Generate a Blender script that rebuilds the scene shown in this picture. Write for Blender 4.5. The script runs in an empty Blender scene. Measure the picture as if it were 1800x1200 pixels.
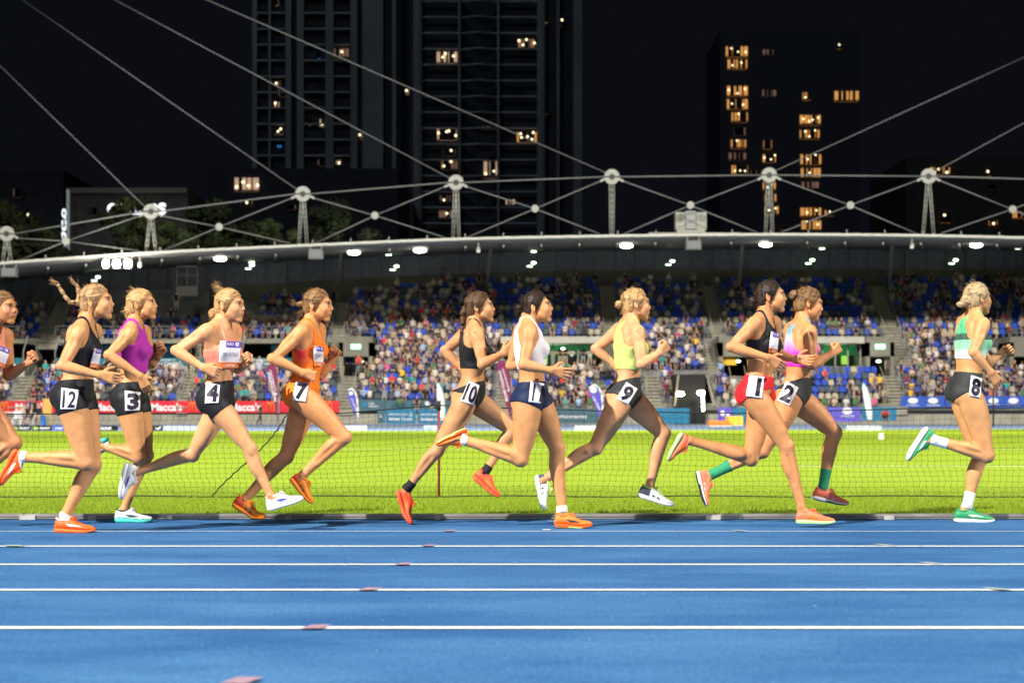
import bpy, bmesh, math, random, time
import numpy as np
from mathutils import Vector, Matrix
from mathutils.bvhtree import BVHTree
random.seed(7); rng = np.random.default_rng(7)
R = math.radians
sc = bpy.context.scene
COL = sc.collection
T0 = time.time()

# ------------------------------------------------------------------ camera
CAM_H = 0.73           # a photographer crouching at the outside of the track
F = 3000.0             # focal length in pixels of the 1800 px wide photograph
HZ = 730.0             # horizon row in that photograph
cam = bpy.data.cameras.new('camera'); camo = bpy.data.objects.new('camera', cam); COL.objects.link(camo)
camo.location = (0, 0, CAM_H); camo.rotation_euler = (R(90), 0, 0)
cam.sensor_width = 36; cam.lens = 60; cam.shift_y = (HZ-600)/1800
cam.clip_start = 0.1; cam.clip_end = 3000
cam.dof.use_dof = True; cam.dof.focus_distance = 11.3; cam.dof.aperture_fstop = 3.6
sc.camera = camo
def P(px, py, Y): return Vector(((px-900)*Y/F, Y, CAM_H+(HZ-py)*Y/F))

# ------------------------------------------------------------------ night sky
w = bpy.data.worlds.new('World'); sc.world = w; w.use_nodes = True
nt = w.node_tree; bg = nt.nodes['Background']
sky = nt.nodes.new('ShaderNodeTexSky'); sky.sky_type = 'NISHITA'; sky.sun_disc = False
sky.sun_elevation = R(-6); sky.sun_rotation = R(200)
glow = nt.nodes.new('ShaderNodeMix'); glow.data_type = 'RGBA'; glow.blend_type = 'ADD'; glow.inputs[0].default_value = 1   # the city's own glow on the night air
glow.inputs[7].default_value = (.040, .047, .075, 1)
nt.links.new(sky.outputs[0], glow.inputs[6]); nt.links.new(glow.outputs[2], bg.inputs[0]); bg.inputs[1].default_value = 0.085

# added dim sun, no real moon, to lift the towers out of the dark
sd = bpy.data.lights.new('night_fill_sun', 'SUN'); sd.energy = 0.34; sd.angle = R(8); sd.color = (.75,.85,1)
so = bpy.data.objects.new('night_fill_sun', sd); COL.objects.link(so); so.rotation_euler = (R(50), 0, R(-20))

# the floodlight masts of the stadium: two on the camera's side of the ground, and the banks that light the far stand
def flood(name, loc, aim, power, cone, blend=.35, size=1.6, col=(1,.95,.86)):
    l = bpy.data.lights.new(name, 'SPOT'); l.energy = power; l.spot_size = R(cone); l.spot_blend = blend
    l.shadow_soft_size = size; l.color = col
    o = bpy.data.objects.new(name, l); COL.objects.link(o); o.location = loc
    o.rotation_euler = (Vector(aim)-Vector(loc)).to_track_quat('-Z','Y').to_euler()
    return o
flood('floodlight_mast_lamp', (-33,-22,34), (0,11,.5), 315000, 56, size=.4)
flood('floodlight_mast_lamp', ( 47,-9,34), (2,11,.5), 165000, 50, size=.4)
flood('floodlight_mast_lamp', (-45,34,44), (-4,47,0), 320000, 64, size=2)
flood('floodlight_mast_lamp', ( 48,34,44), ( 8,47,0), 320000, 64, size=2)
flood('floodlight_mast_lamp', (-40,50,57), (-10,116,0), 450000, 66, size=3.5)
flood('floodlight_mast_lamp', ( 44,50,57), ( 10,116,0), 450000, 66, size=3.5)

flood('near_stand_roof_lamps', (-4,-34,17), (0,11,1), 10000, 60, size=7)  # added soft fill behind the camera, opens up the runners' shadows
sc.view_settings.view_transform = 'Standard'; sc.view_settings.look = 'None'
sc.view_settings.exposure = 0; sc.view_settings.gamma = 1
sc.render.use_motion_blur = False
sc.cycles.max_bounces = 5; sc.cycles.diffuse_bounces = 3; sc.cycles.glossy_bounces = 2; sc.cycles.transparent_max_bounces = 8
sc.cycles.sample_clamp_indirect = 4; sc.cycles.caustics_reflective = False; sc.cycles.caustics_refractive = False
sc.cycles.use_denoising = True

# ------------------------------------------------------------------ helpers
WHO={'12':'braided runner','3':'magenta runner','4':'salmon runner','7':'orange suit runner','10':'dark braid runner','11':'white top runner','9':'lime top runner','1':'red shorts runner','2':'pink top runner','8':'leading runner'}
def say(t):
    import re
    if not t or 'number ' in t: return t
    t=re.sub(r'runners (\d+) and (\d+)',lambda m:'the '+WHO[m.group(1)]+' and the '+WHO[m.group(2)],t)
    return re.sub(r'runner (\d+)',lambda m:'the '+WHO[m.group(1)],t)
def tag(o, label=None, cat=None, group=None, kind=None):
    label=say(label)
    if label: o['label'] = label
    if cat: o['category'] = cat
    if group: o['group'] = group
    if kind: o['kind'] = kind
    return o
def empty(name, loc=(0,0,0), rz=0):
    o = bpy.data.objects.new(name, None); COL.objects.link(o); o.location = loc; o.rotation_euler = (0,0,rz); return o
WM={}
def world_of(o):
    return WM[o.name] if o.name in WM else Matrix.LocRotScale(o.location,o.rotation_euler,o.scale)
def link(name, me, parent=None, M=None):
    o = bpy.data.objects.new(name, me); COL.objects.link(o)
    M = Matrix.Identity(4) if M is None else M
    WM[o.name] = M
    if parent is None: o.matrix_basis = M
    else:
        o.parent = parent; o.matrix_basis = world_of(parent).inverted() @ M
    return o
def mat(name, col, rough=.6, spec=.3, nscale=0, namt=0, bump=0, bscale=40, metal=0, emit=None, estr=0, vc=None, stretch=None, sss=0, alpha=None, coat=0):
    m = bpy.data.materials.new(name); m.use_nodes = True; t = m.node_tree; b = t.nodes['Principled BSDF']
    b.inputs['Roughness'].default_value = rough; b.inputs['Specular IOR Level'].default_value = spec
    b.inputs['Metallic'].default_value = metal; b.inputs['Base Color'].default_value = (*col, 1)
    if coat: b.inputs['Coat Weight'].default_value = coat
    src = None
    if vc:
        a = t.nodes.new('ShaderNodeAttribute'); a.attribute_name = vc; src = a.outputs['Color']
    tc = t.nodes.new('ShaderNodeTexCoord'); co = tc.outputs['Object']
    if stretch:
        mp = t.nodes.new('ShaderNodeMapping'); mp.inputs['Scale'].default_value = stretch
        t.links.new(co, mp.inputs[0]); co = mp.outputs[0]
    if namt:
        n = t.nodes.new('ShaderNodeTexNoise'); n.inputs['Scale'].default_value = nscale; n.inputs['Detail'].default_value = 5
        t.links.new(co, n.inputs['Vector'])
        r = t.nodes.new('ShaderNodeMapRange'); r.inputs[1].default_value=.3; r.inputs[2].default_value=.7
        r.inputs[3].default_value = 1-namt; r.inputs[4].default_value = 1+namt
        t.links.new(n.outputs[0], r.inputs[0])
        mx = t.nodes.new('ShaderNodeVectorMath'); mx.operation = 'SCALE'
        if src: t.links.new(src, mx.inputs[0])
        else: mx.inputs[0].default_value = col
        t.links.new(r.outputs[0], mx.inputs['Scale']); src = mx.outputs[0]
    if src: t.links.new(src, b.inputs['Base Color'])
    if bump:
        n2 = t.nodes.new('ShaderNodeTexNoise'); n2.inputs['Scale'].default_value = bscale; n2.inputs['Detail'].default_value = 4
        t.links.new(co, n2.inputs['Vector'])
        bp = t.nodes.new('ShaderNodeBump'); bp.inputs['Strength'].default_value = bump; bp.inputs['Distance'].default_value = .01
        t.links.new(n2.outputs[0], bp.inputs['Height']); t.links.new(bp.outputs[0], b.inputs['Normal'])
    if emit:
        b.inputs['Emission Color'].default_value = (*emit,1); b.inputs['Emission Strength'].default_value = estr
    if sss:
        b.inputs['Subsurface Weight'].default_value = sss; b.inputs['Subsurface Radius'].default_value = (.02,.008,.004)
        b.inputs['Subsurface Scale'].default_value = 1
    if alpha is not None: b.inputs['Alpha'].default_value = alpha
    return m
class MB:
    """collects boxes, bars, tubes, quads and links them as one mesh object"""
    def __init__(s): s.v=[]; s.f=[]; s.m=[]; s.mi=0; s.c=[]; s.col=None
    def add(s, vs, fs):
        b=len(s.v); s.v += [tuple(v) for v in vs]; s.f += [tuple(b+i for i in f) for f in fs]
        s.m += [s.mi]*len(fs)
        if s.col is not None: s.c += [s.col]*len(vs)
    def box(s, x0,x1,y0,y1,z0,z1):
        s.add([(x0,y0,z0),(x1,y0,z0),(x1,y1,z0),(x0,y1,z0),(x0,y0,z1),(x1,y0,z1),(x1,y1,z1),(x0,y1,z1)],
              [(0,3,2,1),(4,5,6,7),(0,1,5,4),(1,2,6,5),(2,3,7,6),(3,0,4,7)])
    def quad(s, a,b,c,d): s.add([a,b,c,d],[(0,1,2,3)])
    def tube(s, a,b,r1,r2=None,n=8,caps=True):
        a=Vector(a); b=Vector(b); r2 = r1 if r2 is None else r2
        d=(b-a); 
        if d.length<1e-6: return
        d.normalize(); u=d.orthogonal().normalized(); w_=d.cross(u)
        vs=[]
        for c,r in((a,r1),(b,r2)):
            for i in range(n):
                t=2*math.pi*i/n; vs.append(c+u*(r*math.cos(t))+w_*(r*math.sin(t)))
        fs=[(i,(i+1)%n,n+(i+1)%n,n+i) for i in range(n)]
        if caps: fs += [tuple(range(n))[::-1], tuple(range(n,2*n))]
        s.add(vs,fs)
    def path(s, pts, r, n=6):
        for i in range(len(pts)-1): s.tube(pts[i],pts[i+1],r if not isinstance(r,(list,tuple)) else r[i], None if not isinstance(r,(list,tuple)) else r[i+1],n)
    def bar(s,a,b,wx,wz):
        a=Vector(a); b=Vector(b); d=(b-a).normalized(); up=Vector((0,0,1)) if abs(d.z)<.9 else Vector((0,1,0))
        l=d.cross(up).normalized()*wx/2; u=l.cross(d).normalized()*wz/2
        s.add([a-l-u,a+l-u,a+l+u,a-l+u,b-l-u,b+l-u,b+l+u,b-l+u],[(0,1,2,3),(7,6,5,4),(0,4,5,1),(1,5,6,2),(2,6,7,3),(3,7,4,0)])
    def ball(s, c, r, n=8, sc_=(1,1,1)):
        vs=[]; fs=[]; m=max(4,n//2+1)
        for j in range(m+1):
            th=math.pi*j/m
            for i in range(n):
                p=2*math.pi*i/n; vs.append((c[0]+r*sc_[0]*math.sin(th)*math.cos(p), c[1]+r*sc_[1]*math.sin(th)*math.sin(p), c[2]+r*sc_[2]*math.cos(th)))
        for j in range(m):
            for i in range(n): fs.append((j*n+i,(j+1)*n+i,(j+1)*n+(i+1)%n,j*n+(i+1)%n))
        s.add(vs,fs)
    def build(s, name, mats, parent=None, smooth=False, M=None):
        me=bpy.data.meshes.new(name); me.from_pydata(s.v,[],s.f)
        for m in (mats if isinstance(mats,(list,tuple)) else [mats]): me.materials.append(m)
        me.polygons.foreach_set('material_index', s.m)
        if s.c:
            at=me.color_attributes.new('Col','FLOAT_COLOR','POINT'); at.data.foreach_set('color', np.array(s.c,dtype=np.float32).ravel())
        if smooth: me.polygons.foreach_set('use_smooth',[True]*len(s.f))
        me.update()
        return link(name, me, parent, M)
def copy_tree(o, parent=None):
    c=o.copy(); COL.objects.link(c); c.parent=parent
    for ch in list(o.children): copy_tree(ch,c)
    return c
FONT=None
def text_data(s, bold=.0, spacing=1.0, shear=0):
    """flat glyph mesh of a string, unit height about 0.7; returns (verts, faces, width)"""
    c=bpy.data.curves.new('lettering','FONT'); c.body=s; c.size=1; c.offset=bold; c.space_character=spacing; c.shear=shear; c.resolution_u=3
    o=bpy.data.objects.new('lettering',c); COL.objects.link(o)
    dg=bpy.context.evaluated_depsgraph_get(); me=bpy.data.meshes.new_from_object(o.evaluated_get(dg))
    vs=np.array([tuple(v.co) for v in me.vertices]); fs=[tuple(p.vertices) for p in me.polygons]
    bpy.data.objects.remove(o); bpy.data.curves.remove(c); bpy.data.meshes.remove(me)
    x0,x1=vs[:,0].min(),vs[:,0].max(); y0,y1=vs[:,1].min(),vs[:,1].max()
    vs[:,0]=(vs[:,0]-x0); vs[:,1]=(vs[:,1]-y0)
    return vs,fs,x1-x0,y1-y0
def lay_text(mb, s, x0,x1,z0,z1, y, bold=.02, keep=True, shear=0, xf=None):
    """writes a string into the rectangle x0..x1, z0..z1 of the plane y (facing the camera side)"""
    vs,fs,wd,ht=text_data(s,bold,shear=shear)
    sx=(x1-x0)/wd; sz=(z1-z0)/ht
    if keep:
        k=min(sx,sz); sx=sz=k; x0=(x0+x1)/2-wd*k/2; z0=(z0+z1)/2-ht*k/2
    pts=[(x0+v[0]*sx, y, z0+v[1]*sz) for v in vs]
    if xf: pts=[xf(*p) for p in pts]
    mb.add(pts, fs)
# ------------------------------------------------------------------ distance fields and surface extraction (bodies, clothes, hair)
def _a(v): return np.array(v,dtype=np.float32)
def cap(a,b,r1,r2=None,k=.015,sub=0):
    a=_a(a); b=_a(b); r2=r1 if r2 is None else r2; ba=b-a; bb=float(ba@ba)+1e-9
    def f(X,Y,Z):
        t=((X-a[0])*ba[0]+(Y-a[1])*ba[1]+(Z-a[2])*ba[2])/bb; np.clip(t,0,1,out=t)
        d=np.sqrt((X-a[0]-t*ba[0])**2+(Y-a[1]-t*ba[1])**2+(Z-a[2]-t*ba[2])**2)
        return d-(r1+(r2-r1)*t)
    m=max(r1,r2); return (f,np.minimum(a,b)-m,np.maximum(a,b)+m,k,-1 if sub else 1)
def limb(a,b,fwd,st,k=.012,side=None,sd=(0,0),mul=1):
    '''one limb segment: a straight axis whose radius and forward offset vary smoothly along it'''
    a_=_a(a); b_=_a(b); ba=b_-a_; bb=float(ba@ba)+1e-9; fw=_a(fwd); st=np.array(st)
    T=np.linspace(0,1,97); rt=np.interp(T,st[:,0],st[:,1])*mul; ot=np.interp(T,st[:,0],st[:,2])
    kr=np.hanning(21); kr/=kr.sum()
    rt=np.convolve(np.pad(rt,10,mode='edge'),kr,'valid').astype(np.float32); ot=np.convolve(np.pad(ot,10,mode='edge'),kr,'valid').astype(np.float32)
    sv=_a(side) if side is not None else _a((0,0,0))
    def f(X,Y,Z):
        t=((X-a_[0])*ba[0]+(Y-a_[1])*ba[1]+(Z-a_[2])*ba[2])/bb; np.clip(t,0,1,out=t)
        i=np.minimum((t*96).astype(np.int32),95); w_=t*96-i; r=rt[i]*(1-w_)+rt[i+1]*w_; o=ot[i]*(1-w_)+ot[i+1]*w_; q=sd[0]+(sd[1]-sd[0])*t
        return np.sqrt((X-a_[0]-t*ba[0]-o*fw[0]-q*sv[0])**2+(Y-a_[1]-t*ba[1]-o*fw[1]-q*sv[1])**2+(Z-a_[2]-t*ba[2]-o*fw[2]-q*sv[2])**2)-r
    m=float(rt.max())+float(np.abs(ot).max())+abs(sd[0]); return (f,np.minimum(a_,b_)-m,np.maximum(a_,b_)+m,k,1)
def ell(c,r,ax=None,k=.02,sub=0):
    c=_a(c); r=_a(r); A=np.eye(3,dtype=np.float32) if ax is None else np.array([tuple(v) for v in ax],dtype=np.float32)
    def f(X,Y,Z):
        x=X-c[0]; y=Y-c[1]; z=Z-c[2]; k0=0; k1=0
        for i in range(3):
            q=(x*A[i,0]+y*A[i,1]+z*A[i,2])/r[i]; k0=k0+q*q; k1=k1+(q/r[i])**2
        k0=np.sqrt(k0); k1=np.sqrt(k1)+1e-9
        return k0*(k0-1)/k1
    e=np.sqrt(((A*r[:,None])**2).sum(0)); return (f,c-e,c+e,k,-1 if sub else 1)
def smin(a,b,k):
    h=np.maximum(k-np.abs(a-b),0)/k; return np.minimum(a,b)-h*h*k*.25
def field(prims, lo, hi, h):
    lo=_a(lo); n=np.maximum(np.ceil((_a(hi)-lo)/h).astype(int)+1,2)
    ax=[lo[i]+h*np.arange(n[i],dtype=np.float32) for i in range(3)]
    D=np.full(n,.3,dtype=np.float32)
    for f,a,b,k,s in prims:
        m=k+3*h+.004
        i0=np.clip(np.floor((a-m-lo)/h).astype(int),0,n); i1=np.clip(np.ceil((b+m-lo)/h).astype(int)+1,0,n)
        if (i1-i0<2).any(): continue
        sl=tuple(slice(i0[i],i1[i]) for i in range(3))
        d=f(ax[0][sl[0]][:,None,None],ax[1][sl[1]][None,:,None],ax[2][sl[2]][None,None,:]).astype(np.float32)
        D[sl]=smin(D[sl],d,k) if s>0 else -smin(-D[sl],d,k)
    return D,ax
def nets(D,ax,h):
    lo=_a([a[0] for a in ax]); s=D<0
    c=[s[i:D.shape[0]-1+i,j:D.shape[1]-1+j,k:D.shape[2]-1+k] for i in(0,1) for j in(0,1) for k in(0,1)]
    any_=c[0].copy(); all_=c[0].copy()
    for q in c[1:]: any_|=q; all_&=q
    idx=np.argwhere(any_&~all_)
    if len(idx)==0: return np.zeros((0,3)),np.zeros((0,4),int),np.zeros((0,3))
    cid=np.full(any_.shape,-1,dtype=np.int32); cid[tuple(idx.T)]=np.arange(len(idx))
    off=[(i,j,k) for i in(0,1) for j in(0,1) for k in(0,1)]
    V=np.stack([D[idx[:,0]+o[0],idx[:,1]+o[1],idx[:,2]+o[2]] for o in off],1)
    acc=np.zeros((len(idx),3),dtype=np.float32); cnt=np.zeros(len(idx),dtype=np.float32)
    for a in range(8):
        for b in range(a+1,8):
            if sum(abs(off[a][q]-off[b][q]) for q in range(3))!=1: continue
            m=(V[:,a]<0)!=(V[:,b]<0); t=V[m,a]/(V[m,a]-V[m,b])
            acc[m]+=_a(off[a])+t[:,None]*(_a(off[b])-_a(off[a])); cnt[m]+=1
    pts=lo+h*(idx+acc/cnt[:,None])
    F=[]
    for x in range(3):
        y,z=(x+1)%3,(x+2)%3
        sh=list(s.shape); sh[x]-=1
        A=s[tuple(slice(0,sh[q]) for q in range(3))]; B=s[tuple(slice(1,None) if q==x else slice(0,sh[q]) for q in range(3))]
        e=np.argwhere(A!=B); e=e[(e[:,y]>0)&(e[:,z]>0)&(e[:,y]<s.shape[y]-1)&(e[:,z]<s.shape[z]-1)]
        if len(e)==0: continue
        def g(dy,dz):
            q=e.copy(); q[:,y]-=dy; q[:,z]-=dz; return cid[tuple(q.T)]
        q=np.stack([g(1,1),g(0,1),g(0,0),g(1,0)],1)
        fl=~A[tuple(e.T)]; q[fl]=q[fl][:,::-1]
        F.append(q)
    F=np.concatenate(F); F=F[(F>=0).all(1)]
    # move every vertex onto the zero surface and keep the gradient as its normal
    def samp(A,q):
        g=(q-lo)/h; i=np.clip(np.floor(g).astype(int),0,np.array(A.shape)-2); f=g-i; r=0
        for o in off:
            w_=1
            for q_ in range(3): w_=w_*(f[:,q_] if o[q_] else 1-f[:,q_])
            r=r+w_*A[i[:,0]+o[0],i[:,1]+o[1],i[:,2]+o[2]]
        return r
    def grad(q,e):
        g=np.zeros((len(q),3),dtype=np.float32)
        for k in range(3):
            dq=np.zeros(3,dtype=np.float32); dq[k]=e; g[:,k]=(samp(D,q+dq)-samp(D,q-dq))/(2*e)
        return g
    for _ in range(2):
        g=grad(pts,h*.5); gg=(g*g).sum(1)+1e-6; st=samp(D,pts)/gg; mv=g*st[:,None]; ln=np.linalg.norm(mv,axis=1,keepdims=True); mv*=np.minimum(1,.45*h/(ln+1e-9)); pts=pts-mv
    g=grad(pts,h*.9); g/=np.linalg.norm(g,axis=1,keepdims=True)+1e-9
    return pts,F,g
def largest(V,F,N):
    lab=np.arange(len(V))
    for _ in range(400):
        m=lab[F].min(1); new=lab.copy()
        for k in range(F.shape[1]): np.minimum.at(new,F[:,k],m)
        new=new[new]
        if (new==lab).all(): break
        lab=new
    u,c=np.unique(lab,return_counts=True); k=u[c.argmax()]; keep=lab==k; re=np.full(len(V),-1); re[keep]=np.arange(keep.sum())
    F2=re[F]; F2=F2[(F2>=0).all(1)]; return V[keep],F2,N[keep]
def np_mesh(name, V, F, mats, cols=None, smooth=True, nor=None):
    me=bpy.data.meshes.new(name)
    me.vertices.add(len(V)); me.vertices.foreach_set('co',np.asarray(V,dtype=np.float32).ravel())
    nf=len(F); k=F.shape[1]
    me.loops.add(nf*k); me.loops.foreach_set('vertex_index',F.astype(np.int32).ravel())
    me.polygons.add(nf); me.polygons.foreach_set('loop_start',np.arange(nf,dtype=np.int32)*k)
    try: me.polygons.foreach_set('loop_total',np.full(nf,k,dtype=np.int32))
    except Exception: pass
    for m in (mats if isinstance(mats,(list,tuple)) else [mats]): me.materials.append(m)
    me.update(calc_edges=True)
    if smooth: me.polygons.foreach_set('use_smooth',[True]*len(me.polygons))
    if cols is not None and len(cols)==len(me.vertices):
        at=me.color_attributes.new('Col','FLOAT_COLOR','POINT'); c=np.ones((len(V),4),dtype=np.float32); c[:,:3]=cols; at.data.foreach_set('color',c.ravel())
    if nor is not None and len(nor)==len(me.vertices): me.normals_split_custom_set_from_vertices(np.asarray(nor,dtype=np.float32).tolist())
    return me
# ------------------------------------------------------------------ runners
DY = dict(sN=-.165,sF=.165,eN=-.23,eF=.23,wN=-.20,wF=.20,hN=-.17,hF=.17,pN=-.085,pF=.085,kN=-.085,kF=.085,aN=-.065,aF=.065,bN=-.065,bF=.065,tN=-.075,tF=.075,nk=0,er=-.07)
def nrm(v): return v.normalized()
LEG_K=.012
def limb_pts(a,b,fwd,stations):
    return [(a+(b-a)*t+fwd*o, r) for t,r,o in stations]
def chain(pr,pts,k=.012):
    for i in range(len(pts)-1): pr.append(cap(pts[i][0],pts[i+1][0],pts[i][1],pts[i+1][1],k))
def hand_prims(w_,h_,medial,thumb,kind,s=1):
    d=nrm(h_-w_); t=nrm(thumb-d*thumb.dot(d)); n=d.cross(t)
    if n.dot(medial)<0: n=-n
    pr=[]
    s*=.95
    base=w_
    for o in (.028,.010,-.009,-.026):
        pr.append(cap(base+t*o*.45*s, base+d*.082*s+t*o*s, .0145*s,.0125*s,.012))
    pr.append(ell(base+d*.03*s+t*.018*s+n*.008*s,(.03*s,.014*s,.017*s),(d,t,n),.012))
    bends={'relax':(20,35,22),'fist':(72,95,60),'open':(4,14,10),'half':(48,62,35)}[kind]
    L=[(.040,.024,.019),(.044,.028,.020),(.041,.026,.019),(.032,.020,.017)]
    for i,o in enumerate((.030,.010,-.010,-.029)):
        p=base+d*.084*s+t*o*s; spread={'open':.10,'relax':.04}.get(kind,0)*(1.5-i)
        dd=nrm(d+t*spread); ang=0; ex=(i-1.5)*5
        for j,l in enumerate(L[i]):
            ang+=R(bends[j]+(ex if j==0 and kind in('relax','open','half') else 0)); q=p+(dd*math.cos(ang)+n*math.sin(ang))*l*s
            pr.append(cap(p,q,(.0092-.0008*j)*s,(.0084-.0008*j)*s,.0015)); p=q
    p=base+d*.022*s+t*.024*s+n*.006*s
    if kind=='fist': seg=[(d*.7+t*.35+n*.55,.046),(d*.45-t*.5+n*.75,.030)]
    elif kind=='half': seg=[(d*.75+t*.45+n*.5,.044),(d*.7-t*.1+n*.6,.030)]
    else: seg=[(d*.65+t*.75+n*.2,.042),(d*.85+t*.35+n*.25,.032)]
    for j,(v,l) in enumerate(seg):
        q=p+nrm(v)*l*s; pr.append(cap(p,q,(.0125-.002*j)*s,(.0105-.0015*j)*s,.004)); p=q
    return pr
def fr(o,f,l,u):
    M=Matrix((f,l,u)).transposed().to_4x4(); M.translation=o; return M
def head_prims(C,f,l,u,s,ears=True):
    q=lambda a,b,c: C+f*a*s+l*b*s+u*c*s
    ax=(f,l,u); e=lambda c,r,k=.012,sub=0: ell(q(*c),tuple(x*s for x in r),ax,k*s,sub)
    c_=lambda a,b,r1,r2=None,k=.008: cap(q(*a),q(*b),r1*s,(r1 if r2 is None else r2)*s,k*s)
    pr=[e((-.006,0,.030),(.088,.072,.083)), e((.035,0,.004),(.060,.062,.075)), e((.038,0,-.050),(.046,.046,.048),.02),
        c_((.020,-.043,-.052),(.070,-.014,-.092),.018,.015,.016), c_((.020,.043,-.052),(.070,.014,-.092),.018,.015,.016),
        e((.073,0,-.092),(.019,.020,.017),.018),
        c_((.081,-.028,.030),(.081,.028,.030),.014,None,.012),
        e((.093,.033,.008),(.013,.016,.010),.010,1), e((.093,-.033,.008),(.013,.016,.010),.010,1),
        e((.074,.032,.009),(.0135,.014,.011),.003), e((.074,-.032,.009),(.0135,.014,.011),.003),
        e((.060,.040,-.024),(.030,.024,.026),.024), e((.060,-.040,-.024),(.030,.024,.026),.024), e((.048,.032,-.050),(.026,.019,.026),.024), e((.048,-.032,-.050),(.026,.019,.026),.024),
        c_((.089,0,.022),(.102,0,-.014),.0085,.0088,.014), e((.103,0,-.020),(.012,.011,.010),.010),
        e((.101,.011,-.026),(.009,.006,.006),.006), e((.101,-.011,-.026),(.009,.006,.006),.006),
        e((.078,0,-.052),(.022,.034,.030),.018),
        c_((.0965,-.013,-.0490),(.0965,.013,-.0490),.0060,None,.005), c_((.0940,-.012,-.0600),(.0940,.012,-.0600),.0066,None,.005),
        c_((.1045,-.018,-.0545),(.1045,.018,-.0545),.0032,None,.003), c_((.0945,-.016,-.0735),(.0945,.016,-.0735),.0050,None,.010), ]
    for q_ in(-1,-2): pr[q_]=(pr[q_][0],pr[q_][1],pr[q_][2],pr[q_][3],-1)
    if ears:
        for sg in(-1,1):
            pr+= [e((-.020,sg*.074,.000),(.0155,.008,.027),.004), e((-.017,sg*.083,.003),(.0085,.0065,.017),.003,1), e((-.014,sg*.074,-.023),(.007,.006,.009),.004)]
    return pr
def face_paint(V,C,f,l,u,s,base,lip):
    cols=np.tile(np.array(base),(len(V),1)); r=(V-np.array(C))/s
    a=r@np.array(f); b=r@np.array(l); c=r@np.array(u); ab=np.abs(b)
    def blend(m,col,amt=1): 
        mm=(np.clip(m,0,1)*amt)[:,None]; cols[:]=cols*(1-mm)+np.array(col)*mm
    fr_=a>.05
    blend(np.exp(-((ab-.045)/.022)**2-((c+.022)/.020)**2)*fr_,(.80,.30,.20),.35)
    blend((np.exp(-(b/.020)**2-((c+.0545)/.0100)**2)*(a>.078)*1.6),lip,.9)
    blend(np.exp(-((c+.0548)/.0028)**2)*(ab<.019)*(a>.080)*1.0,(.12,.03,.03),.9)
    blend(np.exp(-((ab-.034)/.019)**4-((c-.029-.06*(.034-ab))/.0055)**2)*(a>.05)*1.3,(.10,.05,.025),.85)
    blend(np.exp(-((ab-.034)/.018)**2-((c-.010)/.011)**2)*(a>.05)*1.1,(.34,.15,.09),.55)
    blend(((ab-.034)/.013)**2+((c-.009)/.0050)**2<1,(.55,.47,.42),.5)
    blend((((ab-.033)/.0075)**2+((c-.009)/.0062)**2<1)*fr_,(.03,.02,.015),1)
    blend(np.exp(-((ab-.034)/.017)**4-((c-.0155)/.0034)**2)*(a>.055)*1.3,(.04,.02,.015),.95)
    blend(np.exp(-((ab-.033)/.016)**4-((c+.001)/.006)**2)*(a>.06),(.45,.2,.14),.3)
    blend((((ab-.008)/.0035)**2+((c+.029)/.003)**2<1)*(a>.098),(.15,.04,.03),.8)
    return cols
SHOE=[ # s, half width, sole bottom, midsole top, upper top
 (0,.016,.012,.030,.048),(.02,.024,.007,.031,.074),(.06,.030,.003,.032,.092),(.12,.034,.001,.032,.096),(.22,.034,.000,.031,.090),(.33,.033,.000,.029,.094),
 (.42,.034,.001,.027,.093),(.52,.038,.001,.025,.078),(.62,.042,-.001,.023,.064),(.74,.045,.000,.022,.053),(.85,.043,.003,.023,.047),(.92,.037,.007,.025,.042),(.97,.027,.011,.026,.037),(.99,.017,.014,.026,.032),(1,.006,.017,.025,.028)]
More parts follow.
